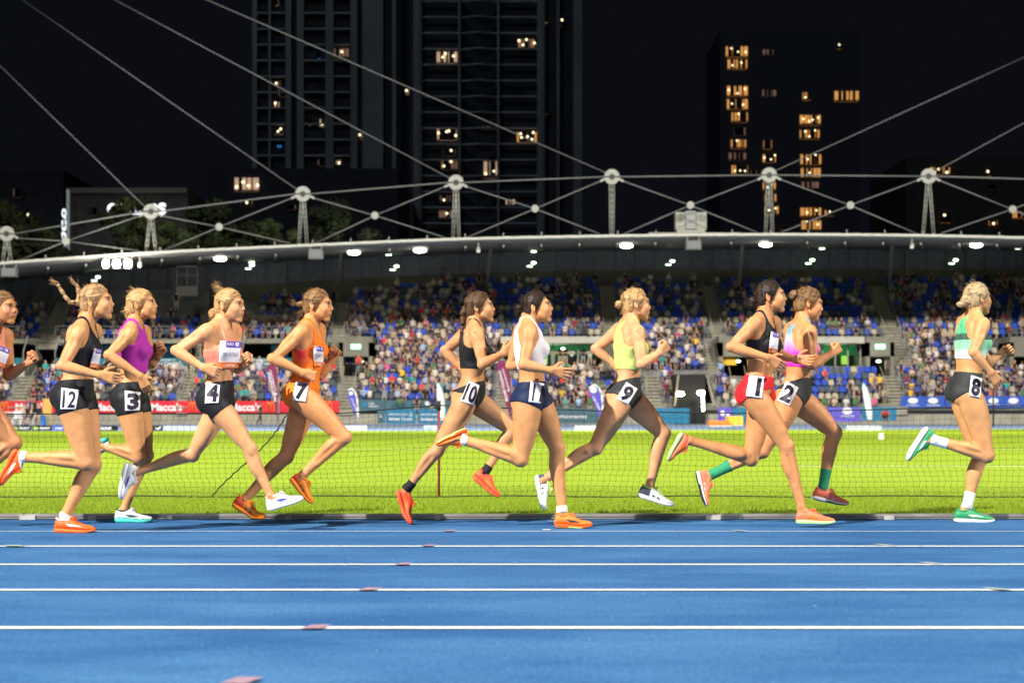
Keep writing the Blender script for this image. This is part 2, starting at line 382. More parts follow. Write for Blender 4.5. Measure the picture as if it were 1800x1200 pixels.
def shoe(par,A,B,T,med,lat_out,L0,spec,bend=0):
    """A ankle, B heel bottom, T toe tip (world); spec: dict of materials. The shoe is a child of the person"""
    e1=nrm(T-B); e3=(A-B); e3=nrm(e3-e1*e3.dot(e1)); e2=e3.cross(e1)
    L=(T-B).length
    if L<.20: L=.235
    if bend: L=max(L,.25)
    M=fr(B,e1,e2,e3)
    out=1 if e2.dot(lat_out)>0 else -1
    def bendp(x,y,z):
        if bend and x>.62*L:
            a=R(bend)*min(1,(x-.62*L)/(.12*L)); dx=x-.62*L; zz=z
            return (.62*L+dx*math.cos(a)-zz*math.sin(a)*.9, y, dx*math.sin(a)+zz*math.cos(a))
        return (x,y,z)
    def loft(rings,close=True):
        n=len(rings[0]); V=[p for r in rings for p in r]; Fq=[]
        for i in range(len(rings)-1):
            for j in range(n): Fq.append((i*n+j,i*n+(j+1)%n,(i+1)*n+(j+1)%n,(i+1)*n+j))
        return V,Fq+[tuple(range(n))[::-1],tuple(range((len(rings)-1)*n,len(rings)*n))]
    # interpolate stations
    st=np.array(SHOE); S=np.linspace(0,1,26); S=np.sort(np.append(S,[.01,.03,.97,.985])); I=[np.interp(S,st[:,0],st[:,i]) for i in range(1,5)]
    def camber(t): return .006*math.sin(math.pi*min(1,t*1.1))*(1)*out*-1
    up=[];so_=[]
    for i,t in enumerate(S):
        w_,zb,zm,zt=[float(q[i]) for q in I]; x=t*L; n=20; r=[]
        for j in range(n):
            a=2*math.pi*j/n; ca,sa=math.cos(a),math.sin(a)
            y=w_*(.93)*np.sign(ca)*abs(ca)**.75; zc=(zm-.006+zt)/2; zr=(zt-zm+.006)/2
            z=zc+zr*np.sign(sa)*abs(sa)**.8; 
            if sa>0: y*= (1-.42*sa**1.3*(1 if t>.12 else .6))
            r.append(bendp(x,y+camber(t),z))
        up.append(r); r=[]
        for j in range(16):
            a=2*math.pi*j/16; ca,sa=math.cos(a),math.sin(a)
            y=(w_+.003)*np.sign(ca)*abs(ca)**.5; z=(zb+zm)/2+(zm-zb)/2*np.sign(sa)*abs(sa)**.5
            r.append(bendp(x,y+camber(t),z))
        so_.append(r)
    V,Fq=loft(up); me=bpy.data.meshes.new('shoe'); me.from_pydata(V,[],Fq); me.materials.append(spec['up'])
    if 'up2' in spec:
        me.materials.append(spec['up2']); ns=20
        for p in me.polygons:
            x=sum(V[v][0] for v in p.vertices)/len(p.vertices)/L
            if x<spec.get('split',.35): p.material_index=1
    me.polygons.foreach_set('use_smooth',[True]*len(me.polygons))
    # ankle collar rim
    o=link('shoe',me,par,M)
    V,Fq=loft(so_); m2=bpy.data.meshes.new('sole'); m2.from_pydata(V,[],Fq); m2.materials.append(spec['sole'])
    if 'sole2' in spec:
        m2.materials.append(spec['sole2'])
        for p in m2.polygons:
            z=sum(V[v][2] for v in p.vertices)/len(p.vertices); x=sum(V[v][0] for v in p.vertices)/len(p.vertices)/L
            if z<(.010 if x<.8 else .014) : p.material_index=1
    m2.polygons.foreach_set('use_smooth',[True]*len(m2.polygons))
    link('sole',m2,o,M)
    # collar
    cb=MB(); n=18; ring=[]
    for j in range(n+1):
        a=2*math.pi*j/n; x=(.21+.165*math.cos(a))*L*1.0; y=.024*math.sin(a)+camber(.2); z=.094-.012*math.sin(a)**2
        ring.append((x,y,z))
    cb.path(ring,.006,6); cb.build('collar',spec.get('collar',spec['up']),o,True,M)
    # laces with a bow
    lb=MB()
    for q in range(5):
        t=.40+.055*q; zt=float(np.interp(t,st[:,0],st[:,4])); wz=.016
        lb.tube(bendp(t*L,-wz+camber(t),zt-.003),bendp(t*L+.006,wz+camber(t),zt-.003),.0028,n=5)
        lb.tube(bendp(t*L+.006,-wz+camber(t),zt-.003),bendp(t*L,wz+camber(t),zt-.003),.0028,n=5)
    b0=(.42*L,camber(.4),.094)
    for sg in(-1,1):
        lb.path([b0,(b0[0]+.010,b0[1]+sg*.018,b0[2]+.010),(b0[0]+.022,b0[1]+sg*.026,b0[2]-.002),(b0[0]+.006,b0[1]+sg*.010,b0[2])],.0026,5)
        lb.path([b0,(b0[0]+.016,b0[1]+sg*.014,b0[2]+.004),(b0[0]+.034,b0[1]+sg*.024,b0[2]-.016)],.0022,5)
    lb.build('laces',spec.get('lace',spec['up']),o,True,M)
    # side marking on both flanks
    if spec.get('mark'):
        kind=spec.get('kind','swoosh')
        def flank(t,h,sg):
            w_,zb,zm,zt=[float(np.interp(t,st[:,0],st[:,i])) for i in range(1,5)]
            z=zm+(zt-zm)*h; sa=min(1,max(0,(z-(zm-.006+zt)/2)/((zt-zm+.006)/2)))
            sa_=sa**(1/.8); ca=math.sqrt(max(0,1-sa_*sa_)); y=w_*.93*ca**.75*(1-.42*sa_**1.3)+.0022
            return bendp(t*L,sg*y+camber(t),z)
        for sg in(-1,1):
            mm=bpy.data.meshes.new('marking'); vs=[];fs=[]
            if kind=='swoosh':
                N=14
                for i in range(N+1):
                    u_=i/N; t=.30+.40*u_
                    lo_= .22+ .62*(1-u_)**2*1.0 - .10*math.sin(math.pi*u_); th=.34*math.sin(math.pi*min(1,(1-u_)**.6))**.8*(.25+.75*(1-abs(2*u_-.8))) if 0<u_<1 else 0
                    c0=.66-1.55*(u_-.35)**2 if False else (.28+.10*abs(u_-.2)+.42*max(0,.2-u_)*3 )
                    bot=.16+.9*max(0,.28-u_)**1.0+.45*u_**1.5; top=bot+.30*math.sin(math.pi*u_)**.7*(1-.55*u_)
                    b=len(vs); vs+=[flank(t,bot*1.0,sg),flank(t,min(.95,top),sg)]
                    if i: fs.append((b-2,b,b+1,b-1))
            else:
                for a0,a1,a2,a3 in (((.36,.1),(.42,.1),(.42,.85),(.36,.85)),((.42,.85),(.47,.85),(.56,.1),(.50,.1)),((.50,.1),(.56,.1),(.55,.8),(.49,.8))):
                    b=len(vs); vs+=[flank(*a0,sg),flank(*a1,sg),flank(*a2,sg),flank(*a3,sg)]; fs.append((b,b+1,b+2,b+3))
            mm.from_pydata(vs,[],fs); mm.materials.append(spec['mark']); link('marking',mm,o,M)
    return o
SKIN={}
def skin_mat(key,mul):
    m=mat('skin_'+key,(.6,.4,.3),.42,.45,9,.05,.12,260,vc='Col',sss=.12); return m
def ray_map(bvh,px,py,off,Y0):
    o=Vector((0,0,CAM_H)); d=nrm(P(px,py,10)-o)
    h=bvh.ray_cast(o,d,40)
    if h[0] is None:
        return None,d
    return h[0]-d*off,d
def lathe_wrap(bvh,quad,u,v,off,Y0,cache):
    x=(quad[0][0]*(1-u)+quad[1][0]*u)*(1-v)+(quad[3][0]*(1-u)+quad[2][0]*u)*v
    y=(quad[0][1]*(1-u)+quad[1][1]*u)*(1-v)+(quad[3][1]*(1-u)+quad[2][1]*u)*v
    p,d=ray_map(bvh,x,y,off,Y0)
    return p,x,y
class Patch:
    """a sheet of paper pinned on the clothes: a grid laid on the body surface, corners given TL,TR,BR,BL"""
    def __init__(s,bvh,quad,Y0,n=16,m=18):
        s.q=quad;s.Y0=Y0; g=np.full((m+1,n+1),np.nan)
        for i in range(m+1):
            for j in range(n+1):
                p,x,y=lathe_wrap(bvh,quad,j/n,i/m,0,Y0,None)
                if p is not None: g[i,j]=p.y
        med=np.nanmedian(g); g=np.where(np.isnan(g),np.inf,g)
        fin=g[np.isfinite(g)]
        # fill misses with the largest depth seen nearby, then smooth: paper bridges hollows
        g=np.where(np.isfinite(g),g,(fin.max() if len(fin) else Y0)+.005)
        g=np.minimum(g,med+.07); g=np.maximum(g,med-.07)
        sm=g.copy()
        for _ in range(6):
            pdd=np.pad(sm,1,mode='edge'); sm=(pdd[1:-1,1:-1]*2+pdd[:-2,1:-1]+pdd[2:,1:-1]+pdd[1:-1,:-2]+pdd[1:-1,2:])/6
        s.g=np.minimum(sm,g)-.004; s.n=n;s.m=m
        s.g=sm-.005-max(0,float((sm-g).max())*.8)
    def pt(s,u,v,off=0):
        u=min(max(u,0),1);v=min(max(v,0),1)
        j=min(u*s.n,s.n-1e-6);i=min(v*s.m,s.m-1e-6); j0=int(j);i0=int(i);a=j-j0;b=i-i0
        y=(s.g[i0,j0]*(1-a)+s.g[i0,j0+1]*a)*(1-b)+(s.g[i0+1,j0]*(1-a)+s.g[i0+1,j0+1]*a)*b
        q=s.q; px=(q[0][0]*(1-u)+q[1][0]*u)*(1-v)+(q[3][0]*(1-u)+q[2][0]*u)*v; py=(q[0][1]*(1-u)+q[1][1]*u)*(1-v)+(q[3][1]*(1-u)+q[2][1]*u)*v
        return P(px,py,y-off)
    def sheet(s,name,m,par,u0=0,u1=1,v0=0,v1=1,off=0,th=.0015):
        vs=[];fs=[];n,k=s.n,s.m
        for layer in(0,1):
            for i in range(k+1):
                for j in range(n+1): vs.append(s.pt(u0+(u1-u0)*j/n,v0+(v1-v0)*i/k,off+(th if layer==0 else 0)))
        N=(n+1)*(k+1)
        for i in range(k):
            for j in range(n):
                a=i*(n+1)+j; fs.append((a,a+n+1,a+n+2,a+1)); fs.append((N+a,N+a+1,N+a+n+2,N+a+n+1))
        edge=[j for j in range(n+1)]+[i*(n+1)+n for i in range(1,k+1)]+[k*(n+1)+j for j in range(n-1,-1,-1)]+[i*(n+1) for i in range(k-1,0,-1)]
        for a,b in zip(edge,edge[1:]+edge[:1]): fs.append((a,b,N+b,N+a))
        me=bpy.data.meshes.new(name); me.from_pydata(vs,[],fs); me.materials.append(m); me.polygons.foreach_set('use_smooth',[True]*len(fs)); return link(name,me,par)
    def text(s,st,m,par,u0,u1,v0,v1,bold=.03,off=.0035,name='lettering',keep=False):
        vs,fs,wd,ht=text_data(st,bold); bm=bmesh.new(); V=[bm.verts.new(v) for v in vs]
        for f in fs:
            try: bm.faces.new([V[i] for i in f])
            except ValueError: pass
        for ax_,mx in((0,wd),(1,ht)):
            for q in np.arange(.08,mx,.08):
                no=Vector((1,0,0)) if ax_==0 else Vector((0,1,0))
                bmesh.ops.bisect_plane(bm,geom=bm.verts[:]+bm.edges[:]+bm.faces[:],plane_co=no*float(q),plane_no=no)
        for v in bm.verts: 
            v.co=s.pt(u0+(u1-u0)*v.co.x/wd, v1-(v1-v0)*v.co.y/ht, off)
        me=bpy.data.meshes.new(name); bm.to_mesh(me); bm.free(); me.materials.append(m); return link(name,me,par)

def build_runner(D):
    t0=time.time(); Y0=D['Y']; J={}
    for k,v in D['j'].items():
        dy=v[2] if len(v)>2 else DY.get(k,0)
        J[k]=P(v[0],v[1],Y0+dy)
    s=D.get('s',1.0)
    root=empty('person',(J['pN'].x*.5+J['pF'].x*.5,Y0,0)); tag(root,D['label'],'runner',D.get('group','women running on the blue track'))
    Hc=(J['pN']+J['pF'])/2; nk=J['nk']; sp=nk-Hc; u=nrm(sp); X_,Yw,Zw=Vector((1,0,0)),Vector((0,1,0)),Vector((0,0,1))
    lp=J['pF']-J['pN']; lp=nrm(lp-u*lp.dot(u)); fp=lp.cross(u)
    lc=J['sF']-J['sN']; lc=nrm(lc-u*lc.dot(u)); fc=lc.cross(u)
    T=sp.length/.53; b=D.get('bulk',1.0)
    fm=nrm(fp+fc); lm=nrm(lp+lc)
    at=lambda t,f=0,l=0,F_=None,L_=None: Hc+sp*t+(F_ or fm)*f+(L_ or lm)*l
    tor=[ell(at(.10,-.005,0,fp,lp),(.098*b,.150*b,.105*T),(fp,lp,u),.03),
         ell(at(.36,.004),(.082*b,.114*b,.135*T),(fm,lm,u),.05),
         ell(at(.62,.000,0,fc,lc),(.098*b,.128*b,.155*T),(fc,lc,u),.05),
         ell(at(.82,-.010,0,fc,lc),(.074*b,.125*b,.085*T),(fc,lc,u),.04)]
    for sg in(-1,1):
        tor.append(ell(at(.635,.078*b,.058*sg,fc,lc),(.036,.048,.043),(fc,lc,u),.03))
        tor.append(ell(at(.76,-.062,.070*sg,fc,lc),(.022,.050,.070),(fc,lc,u),.03))
        hip=J['pN'] if sg<0 else J['pF']
        tor.append(ell(hip-fp*.043+u*.004+lp*.006*-sg,(.078*b,.070*b,.085),(fp,lp,u),.025))
        sh=J['sN'] if sg<0 else J['sF']
        tor.append(cap(at(.93,-.012,.03*sg,fc,lc),sh,.038,.043,.03))
        tor.append(cap(nk+u*.028-fc*.012,nk.lerp(sh,.60)+u*.000-fc*.01,.026,.030,.03))
        tor.append(cap(at(.60,-.02,.095*sg,fc,lc),sh-u*.05-fc*.01,.042,.036,.03))
    tor.append(cap(at(.18,-.106),at(.80,-.098,0,fc,lc),.010,.012,.035,1))
    tor.append(cap(at(.22,.088),at(.52,.098,0,fc,lc),.006,.007,.03,1))
    for sg in(-1,1):
        tor.append(cap(at(.20,.060,.060*sg),at(.50,.070,.075*sg,fc,lc),.006,.006,.03,1))
        tor.append(cap(at(.60,-.085,.085*sg,fc,lc),at(.82,-.080,.055*sg,fc,lc),.006,.006,.03,1))
    # legs
    legs={}
    for n in'NF':
        h,k,a=J['p'+n],J['k'+n],J['a'+n]; pr=[]
        d=nrm(k-h); f=nrm(lp.cross(-d)); d2=nrm(a-k); f2=nrm(lp.cross(-d2)); b2=D.get('leg',1.0)*b
        o=lp*(-.012 if n=='N' else .012)
        pr.append(limb(h,k,f,[(0,.082,0),(.18,.083,.002),(.42,.074,.007),(.68,.060,.006),(.88,.051,.001),(1,.047,0)],.012,o.normalized(),(.012,0),b2))
        pr.append(cap(h.lerp(k,.22)+f*.026,h.lerp(k,.72)+f*.018,.052*b2,.040*b2,.02))
        pr.append(cap(h.lerp(k,.18)-f*.030,h.lerp(k,.75)-f*.022,.050*b2,.034*b2,.02))
        ol=-lp if n=='N' else lp
        kb=nrm(f+f2) if (f+f2).length>.1 else f
        pr.append(ell(k+kb*.020,(.027,.030,.034),(kb,lp,nrm(lp.cross(kb))),.015))
        pr.append(limb(k,a,f2,[(0,.047,0),(.14,.046,-.004),(.32,.046,-.008),(.55,.039,-.006),(.78,.031,-.003),(1,.0285,0)],.012,mul=b2))
        pr.append(ell(k.lerp(a,.27)-f2*.020-lp*.010*(1 if n=='N' else -1),(.034*b2,.036*b2,.088),(f2,lp,d2),.02))
        pr.append(ell(k.lerp(a,.33)-f2*.014+lp*.010*(1 if n=='N' else -1),(.034*b2,.034*b2,.085),(f2,lp,d2),.02))
        pr.append(cap(k.lerp(a,.18)+ol*.050*b2+f2*.004,k.lerp(a,.62)+ol*.040*b2,.006,.005,.025,1))
        B,Tt=J['b'+n],J['t'+n]; foot=nrm(Tt-B); upf=nrm((a-B)-foot*(a-B).dot(foot))
        pr.append(cap(a-f2*.008,B+foot*.038+upf*.042,.024,.022,.01)); i_=B+foot*.10+upf*.050; pr.append(cap(a-upf*.02,i_,.026,.022,.015)); pr.append(cap(i_,B+foot*.17+upf*.034,.022,.016,.015))
        pr.append(ell(a+lp*.026,(.011,.009,.012),None,.01)); pr.append(ell(a-lp*.026,(.011,.009,.012),None,.01))
        legs[n]=pr
    arms={}
    for n in'NF':
        s_,e,w_=J['s'+n],J['e'+n],J['w'+n]; pr=[]; d=nrm(e-s_); d2=nrm(w_-e); ba=D.get('arm',1.0)
        out=-lc if n=='N' else lc
        bi=nrm((w_-e)-d*(w_-e).dot(d)) if ((w_-e)-d*(w_-e).dot(d)).length>.03 else fc
        pr.append(ell(s_+d*.028+out*.006,(.046*ba,.044*ba,.062),(nrm(fc-d*fc.dot(d)),nrm(d.cross(nrm(fc-d*fc.dot(d)))),d),.025))
        pr.append(limb(s_,e,bi,[(0,.040,0),(.25,.040,0),(.55,.037,.003),(.85,.031,0),(1,.031,0)],.012,mul=ba))
        pr.append(cap(s_.lerp(e,.35)+bi*.012,s_.lerp(e,.7)+bi*.010,.028*ba,.026*ba,.015))
        pr.append(cap(s_.lerp(e,.30)-bi*.014,s_.lerp(e,.72)-bi*.010,.026*ba,.022*ba,.015))
        pr.append(cap(s_.lerp(e,.28)+out*.048,s_.lerp(e,.80)+out*.038,.005,.005,.022,1))
        pr.append(cap(s_.lerp(e,.02)+out*.050-bi*.02,s_.lerp(e,.34)+out*.046+bi*.006,.005,.005,.02,1))
        pr.append(ell(e-bi*.012+d*.004,(.020,.020,.022),None,.015))
        pr.append(limb(e,w_,bi,[(0,.032,0),(.22,.036,.002),(.5,.031,0),(.8,.0235,0),(1,.022,0)],.01,mul=ba))
        th=D.get('th'+n); th=Vector(th) if th else nrm(Zw+X_*.3)
        med=D.get('md'+n); med=Vector(med) if med else (lc if n=='N' else -lc)
        hd=hand_prims(w_,J['h'+n],med,th,D.get('g'+n,'relax'))
        arms[n]=(pr,hd)
    # head
    px,py=D['head'][:2]; pitch=R(D.get('pitch',0)); yaw=R(D.get('yaw',0)); hs=D.get('hs',1.0)
    f=Vector((math.cos(pitch)*math.cos(yaw),-math.sin(yaw)*math.cos(pitch),math.sin(pitch)))
    l=nrm(Zw.cross(f)); roll=R(D.get('roll',0)); up=f.cross(l); l,up=nrm(l*math.cos(roll)+up*math.sin(roll)),nrm(up*math.cos(roll)-l*math.sin(roll))
    C=P(px,py,Y0-.073*hs*math.cos(yaw)) + f*.020*hs + l*.073*hs
    hp=head_prims(C,f,l,up,hs)
    neck=[cap(nk-u*.03-fc*.005,C-f*.026*hs-up*.045*hs,.049,.044,.03), cap(nk-u*.02+fc*.020,C+f*.006*hs-up*.060*hs,.033,.029,.02)]
    for sg in(-1,1): neck.append(cap(nk+fc*.045+lc*.014*sg-u*.035,C-f*.028*hs+l*.052*sg*hs-up*.030*hs,.011,.013,.012))
    tl=tor+legs['N']+legs['F']
    allp=tl+neck+arms['N'][0]+arms['F'][0]+hp+arms['N'][1]+arms['F'][1]
    def bb(prs,m=.02):
        return np.min([p[1] for p in prs],0)-m, np.max([p[2] for p in prs],0)+m
    lo,hi=bb(allp); h=D.get('vox',.0068)
    hx0=-1.4; hx1=.12
    vis_lo=P(hx0*0-40,0,Y0-.4).x
    if lo[0]<vis_lo-.15: lo[0]=vis_lo-.15
    fine=[(bb(hp,.004),.0034)]+[(bb(arms[n][1],.002),.0030) for n in'NF']
    def inside(V,b_,m=0): return ((V>b_[0]-m)&(V<b_[1]+m)).all(1)
    Dg,ax=field(allp,lo,hi,h); V,Fq,Nq=nets(Dg,ax,h); cen=V[Fq].mean(1)
    keep=np.ones(len(Fq),bool)
    for b_,_ in fine: keep&=~inside(cen,b_,-.016)
    parts=[(V,Fq[keep],Nq)]
    for b_,hh in fine:
        if b_[1][0]<vis_lo-.05: continue
        Dh,axh=field(allp,b_[0]-.012,b_[1]+.012,hh); Vh,Fh,Nh=nets(Dh,axh,hh)
        if len(Fh)==0: continue
        ch=Vh[Fh].mean(1); parts.append((Vh,Fh[inside(ch,b_,-.005)],Nh))
    Vs=[];Fs=[];Ns=[];n0=0
    for v,f_,n_ in parts: Vs.append(v);Fs.append(f_+n0);Ns.append(n_);n0+=len(v)
    V=np.concatenate(Vs).astype(np.float64);Fq=np.concatenate(Fs);Nq=np.concatenate(Ns)
    used=np.unique(Fq); re=np.full(len(V),-1); re[used]=np.arange(len(used)); V=V[used]; Nq=Nq[used]; Fq=re[Fq]
    base=np.array(D.get('skin',(.62,.36,.22)))
    cols=face_paint(V,C,f,l,up,hs,base,D.get('lip',(.55,.20,.16)))
    # knees, elbows and knuckles a touch redder, tan variation
    for k in('kN','kF','eN','eF','hN','hF'):
        dd=np.linalg.norm(V-np.array(J[k]),axis=1); m=(np.exp(-(dd/.06)**2)*.22)[:,None]; cols=cols*(1-m)+np.array((.62,.26,.17))*m
    me=np_mesh('body',V,Fq,[D['skinmat']],cols,nor=Nq); body=link('body',me,root)
    # clothes
    zone=np.array([tuple(u)]);
    def local(axv):
        X,Y,Z=axv[0][:,None,None],axv[1][None,:,None],axv[2][None,None,:]; 
        return X,Y,Z
    def dotp(X,Y,Z,o,v): return (X-o.x)*v.x+(Y-o.y)*v.y+(Z-o.z)*v.z
    cl=[]
    def cloth(name,prims,lo_,hi_,region,off,mt,colfn=None,hh=.0058):
        Dc,axc=field(prims,lo_,hi_,hh); X,Y,Z=local(axc)
        Dc=np.maximum(Dc-off, region(X,Y,Z,Dc).astype(np.float32)); 
        Dc[0]=Dc[-1]=.1;Dc[:,0]=Dc[:,-1]=.1;Dc[:,:,0]=Dc[:,:,-1]=.1
        v,f_,n_=nets(Dc,axc,hh)
        if len(f_)==0: print('empty cloth',name); return None
        v,f_,n_=largest(v,f_,n_); v=v.astype(float); cc=None
        if colfn is not None: cc=colfn(v)
        m_=np_mesh(name,v,f_,[mt],cc,nor=n_); o_=link(name,m_,root); return o_
    sh=D.get('shorts')
    wst=Hc+sp*sh['waist']; wn=nrm(u+fp*sh.get('wtilt',-.15))
    hh=.006
    def reg_short(X,Y,Z,Dc):
        r=dotp(X,Y,Z,wst,wn)
        mid=dotp(X,Y,Z,Hc,lp)
        out=None
        for n,sg in(('N',-1),('F',1)):
            hp_,k=J['p'+n],J['k'+n]; d=nrm(k-hp_); nn=nrm(d+lp*sg*sh.get('cut',.0)+fp*sh.get('fcut',0)*1.0)
            o_=hp_+d*sh['len']
            q=dotp(X,Y,Z,o_,nn); q=q+0*mid
            # only where this thigh is the nearer limb
            side=mid*sg
            out=np.where(side>=0,q,-10) if out is None else np.maximum(out,np.where(side>0,q,-10))
        crotch=dotp(X,Y,Z,Hc-u*(.10+sh.get('drop',0)),-u)
        low=dotp(X,Y,Z,Hc-u*.30,-u)
        return np.maximum(np.maximum(r,out),low)
    pr_s=[p for p in tor]+legs['N'][:3]+legs['F'][:3]
    lo_s=np.array(Hc)-.30; hi_s=np.array(Hc)+.30
    cloth('shorts',pr_s,lo_s,hi_s,reg_short,sh.get('off',.006),sh['mat'],sh.get('col'),.0055)
    tp=D.get('top')
    if tp:
        bt=Hc+sp*tp['bottom']; bn=nrm(-u+fc*tp.get('btilt',0)); fz=tp.get('flare',0)
        def reg_top(X,Y,Z,Dc):
            r=dotp(X,Y,Z,bt,bn)
            a=dotp(X,Y,Z,nk,u); fo=dotp(X,Y,Z,nk,fc); la=dotp(X,Y,Z,nk,lc)
            # neck opening: an ellipse lower at the front, shallow at the back
            nf=tp.get('nf',.11); nb=tp.get('nb',.05); w_=tp.get('nw',.060)
            bk=np.clip((.02-fo)/.07,0,1) if tp.get('rb') else 0*fo
            w_=w_*(1-bk)+tp.get('nwb',.030)*bk
            e1=np.sqrt((la/w_)**2+(np.minimum(a,0)/np.where(fo>-.01,nf,nb))**2); r=np.maximum(r,(1-e1)*w_)
            # arm holes, wider at the back for racer cuts
            c0=tp.get('c0',.165); ra=tp.get('ra',.075)*(1-bk)+tp.get('rb',.075)*bk; rd=tp.get('rd',.13)*(1-bk)+tp.get('rdb',tp.get('rd',.13))*bk
            e2=np.sqrt((np.minimum(np.abs(la)-c0,0)/ra)**2+(np.minimum(a+.03,0)/rd)**2)
            r=np.maximum(r,(1-e2)*.06)
            r=np.maximum(r,np.abs(la)-.19)
            r=np.maximum(r,a-.022)
            return r
        pr_t=tor
        cloth('top',pr_t,np.array(nk)-np.array((.32,.32,.50)),np.array(nk)+np.array((.30,.30,.10)),reg_top,tp.get('off',.005),tp['mat'],tp.get('col'),.0055)
    # socks
    for n in'NF':
        sk=D.get('sock')
        if sk:
            k,a=J['k'+n],J['a'+n]; d=nrm(a-k); ln=sk['len']
            def reg(X,Y,Z,Dc): 
                q=dotp(X,Y,Z,a-d*ln,-d); return np.maximum(q,dotp(X,Y,Z,a+d*.030,d))
            if a.x>vis_lo: cloth('sock',legs[n],np.array(a)-.16,np.array(a)+.16,reg,.0035,sk['mat'],None,.005)
    for n in'NF':
        if J['a'+n].x<vis_lo-.1: continue
        spc=dict(D['shoe']); shoe(root,J['a'+n],J['b'+n],J['t'+n],lp,(-lp if n=='N' else lp),.25,spc,D.get('bend'+n,0))
    # hair, built in the frame of the head
    HM=fr(C,f,l,up); hv=D['hair']; hair(root,HM,hs,hv)
    # number and name sheets
    deps=None
    bm=bmesh.new()
    for o_ in root.children:
        if o_.name.split('.')[0] in('body','shorts','top','suit'):
            bm.from_mesh(o_.data)
    # hands and arms must not catch the paper: use torso and legs only
    bm.free(); bm=bmesh.new()
    for o_ in root.children:
        if o_.name.split('.')[0] in('shorts','top'): bm.from_mesh(o_.data)
    Dt,axt=field(tl,*bb(tl),.012); vt,ft,_=nets(Dt,axt,.012); tmp=np_mesh('tmp',vt,ft,[]); bm.from_mesh(tmp); bpy.data.meshes.remove(tmp)
    bvh=BVHTree.FromBMesh(bm); bm.free()
    for q in D.get('bibs',[]): q(bvh,root,Y0)
    print('runner',D['label'][:30],len(V),round(time.time()-t0,1),'leg',[round((J['k'+n]-J['p'+n]).length,2) for n in'NF'],[round((J['a'+n]-J['k'+n]).length,2) for n in'NF'],'arm',[round((J['e'+n]-J['s'+n]).length,2) for n in'NF'],[round((J['w'+n]-J['e'+n]).length,2) for n in'NF'],'T',round(T,2),'shoe',[round((J['t'+n]-J['b'+n]).length,2) for n in'NF'])
    return root
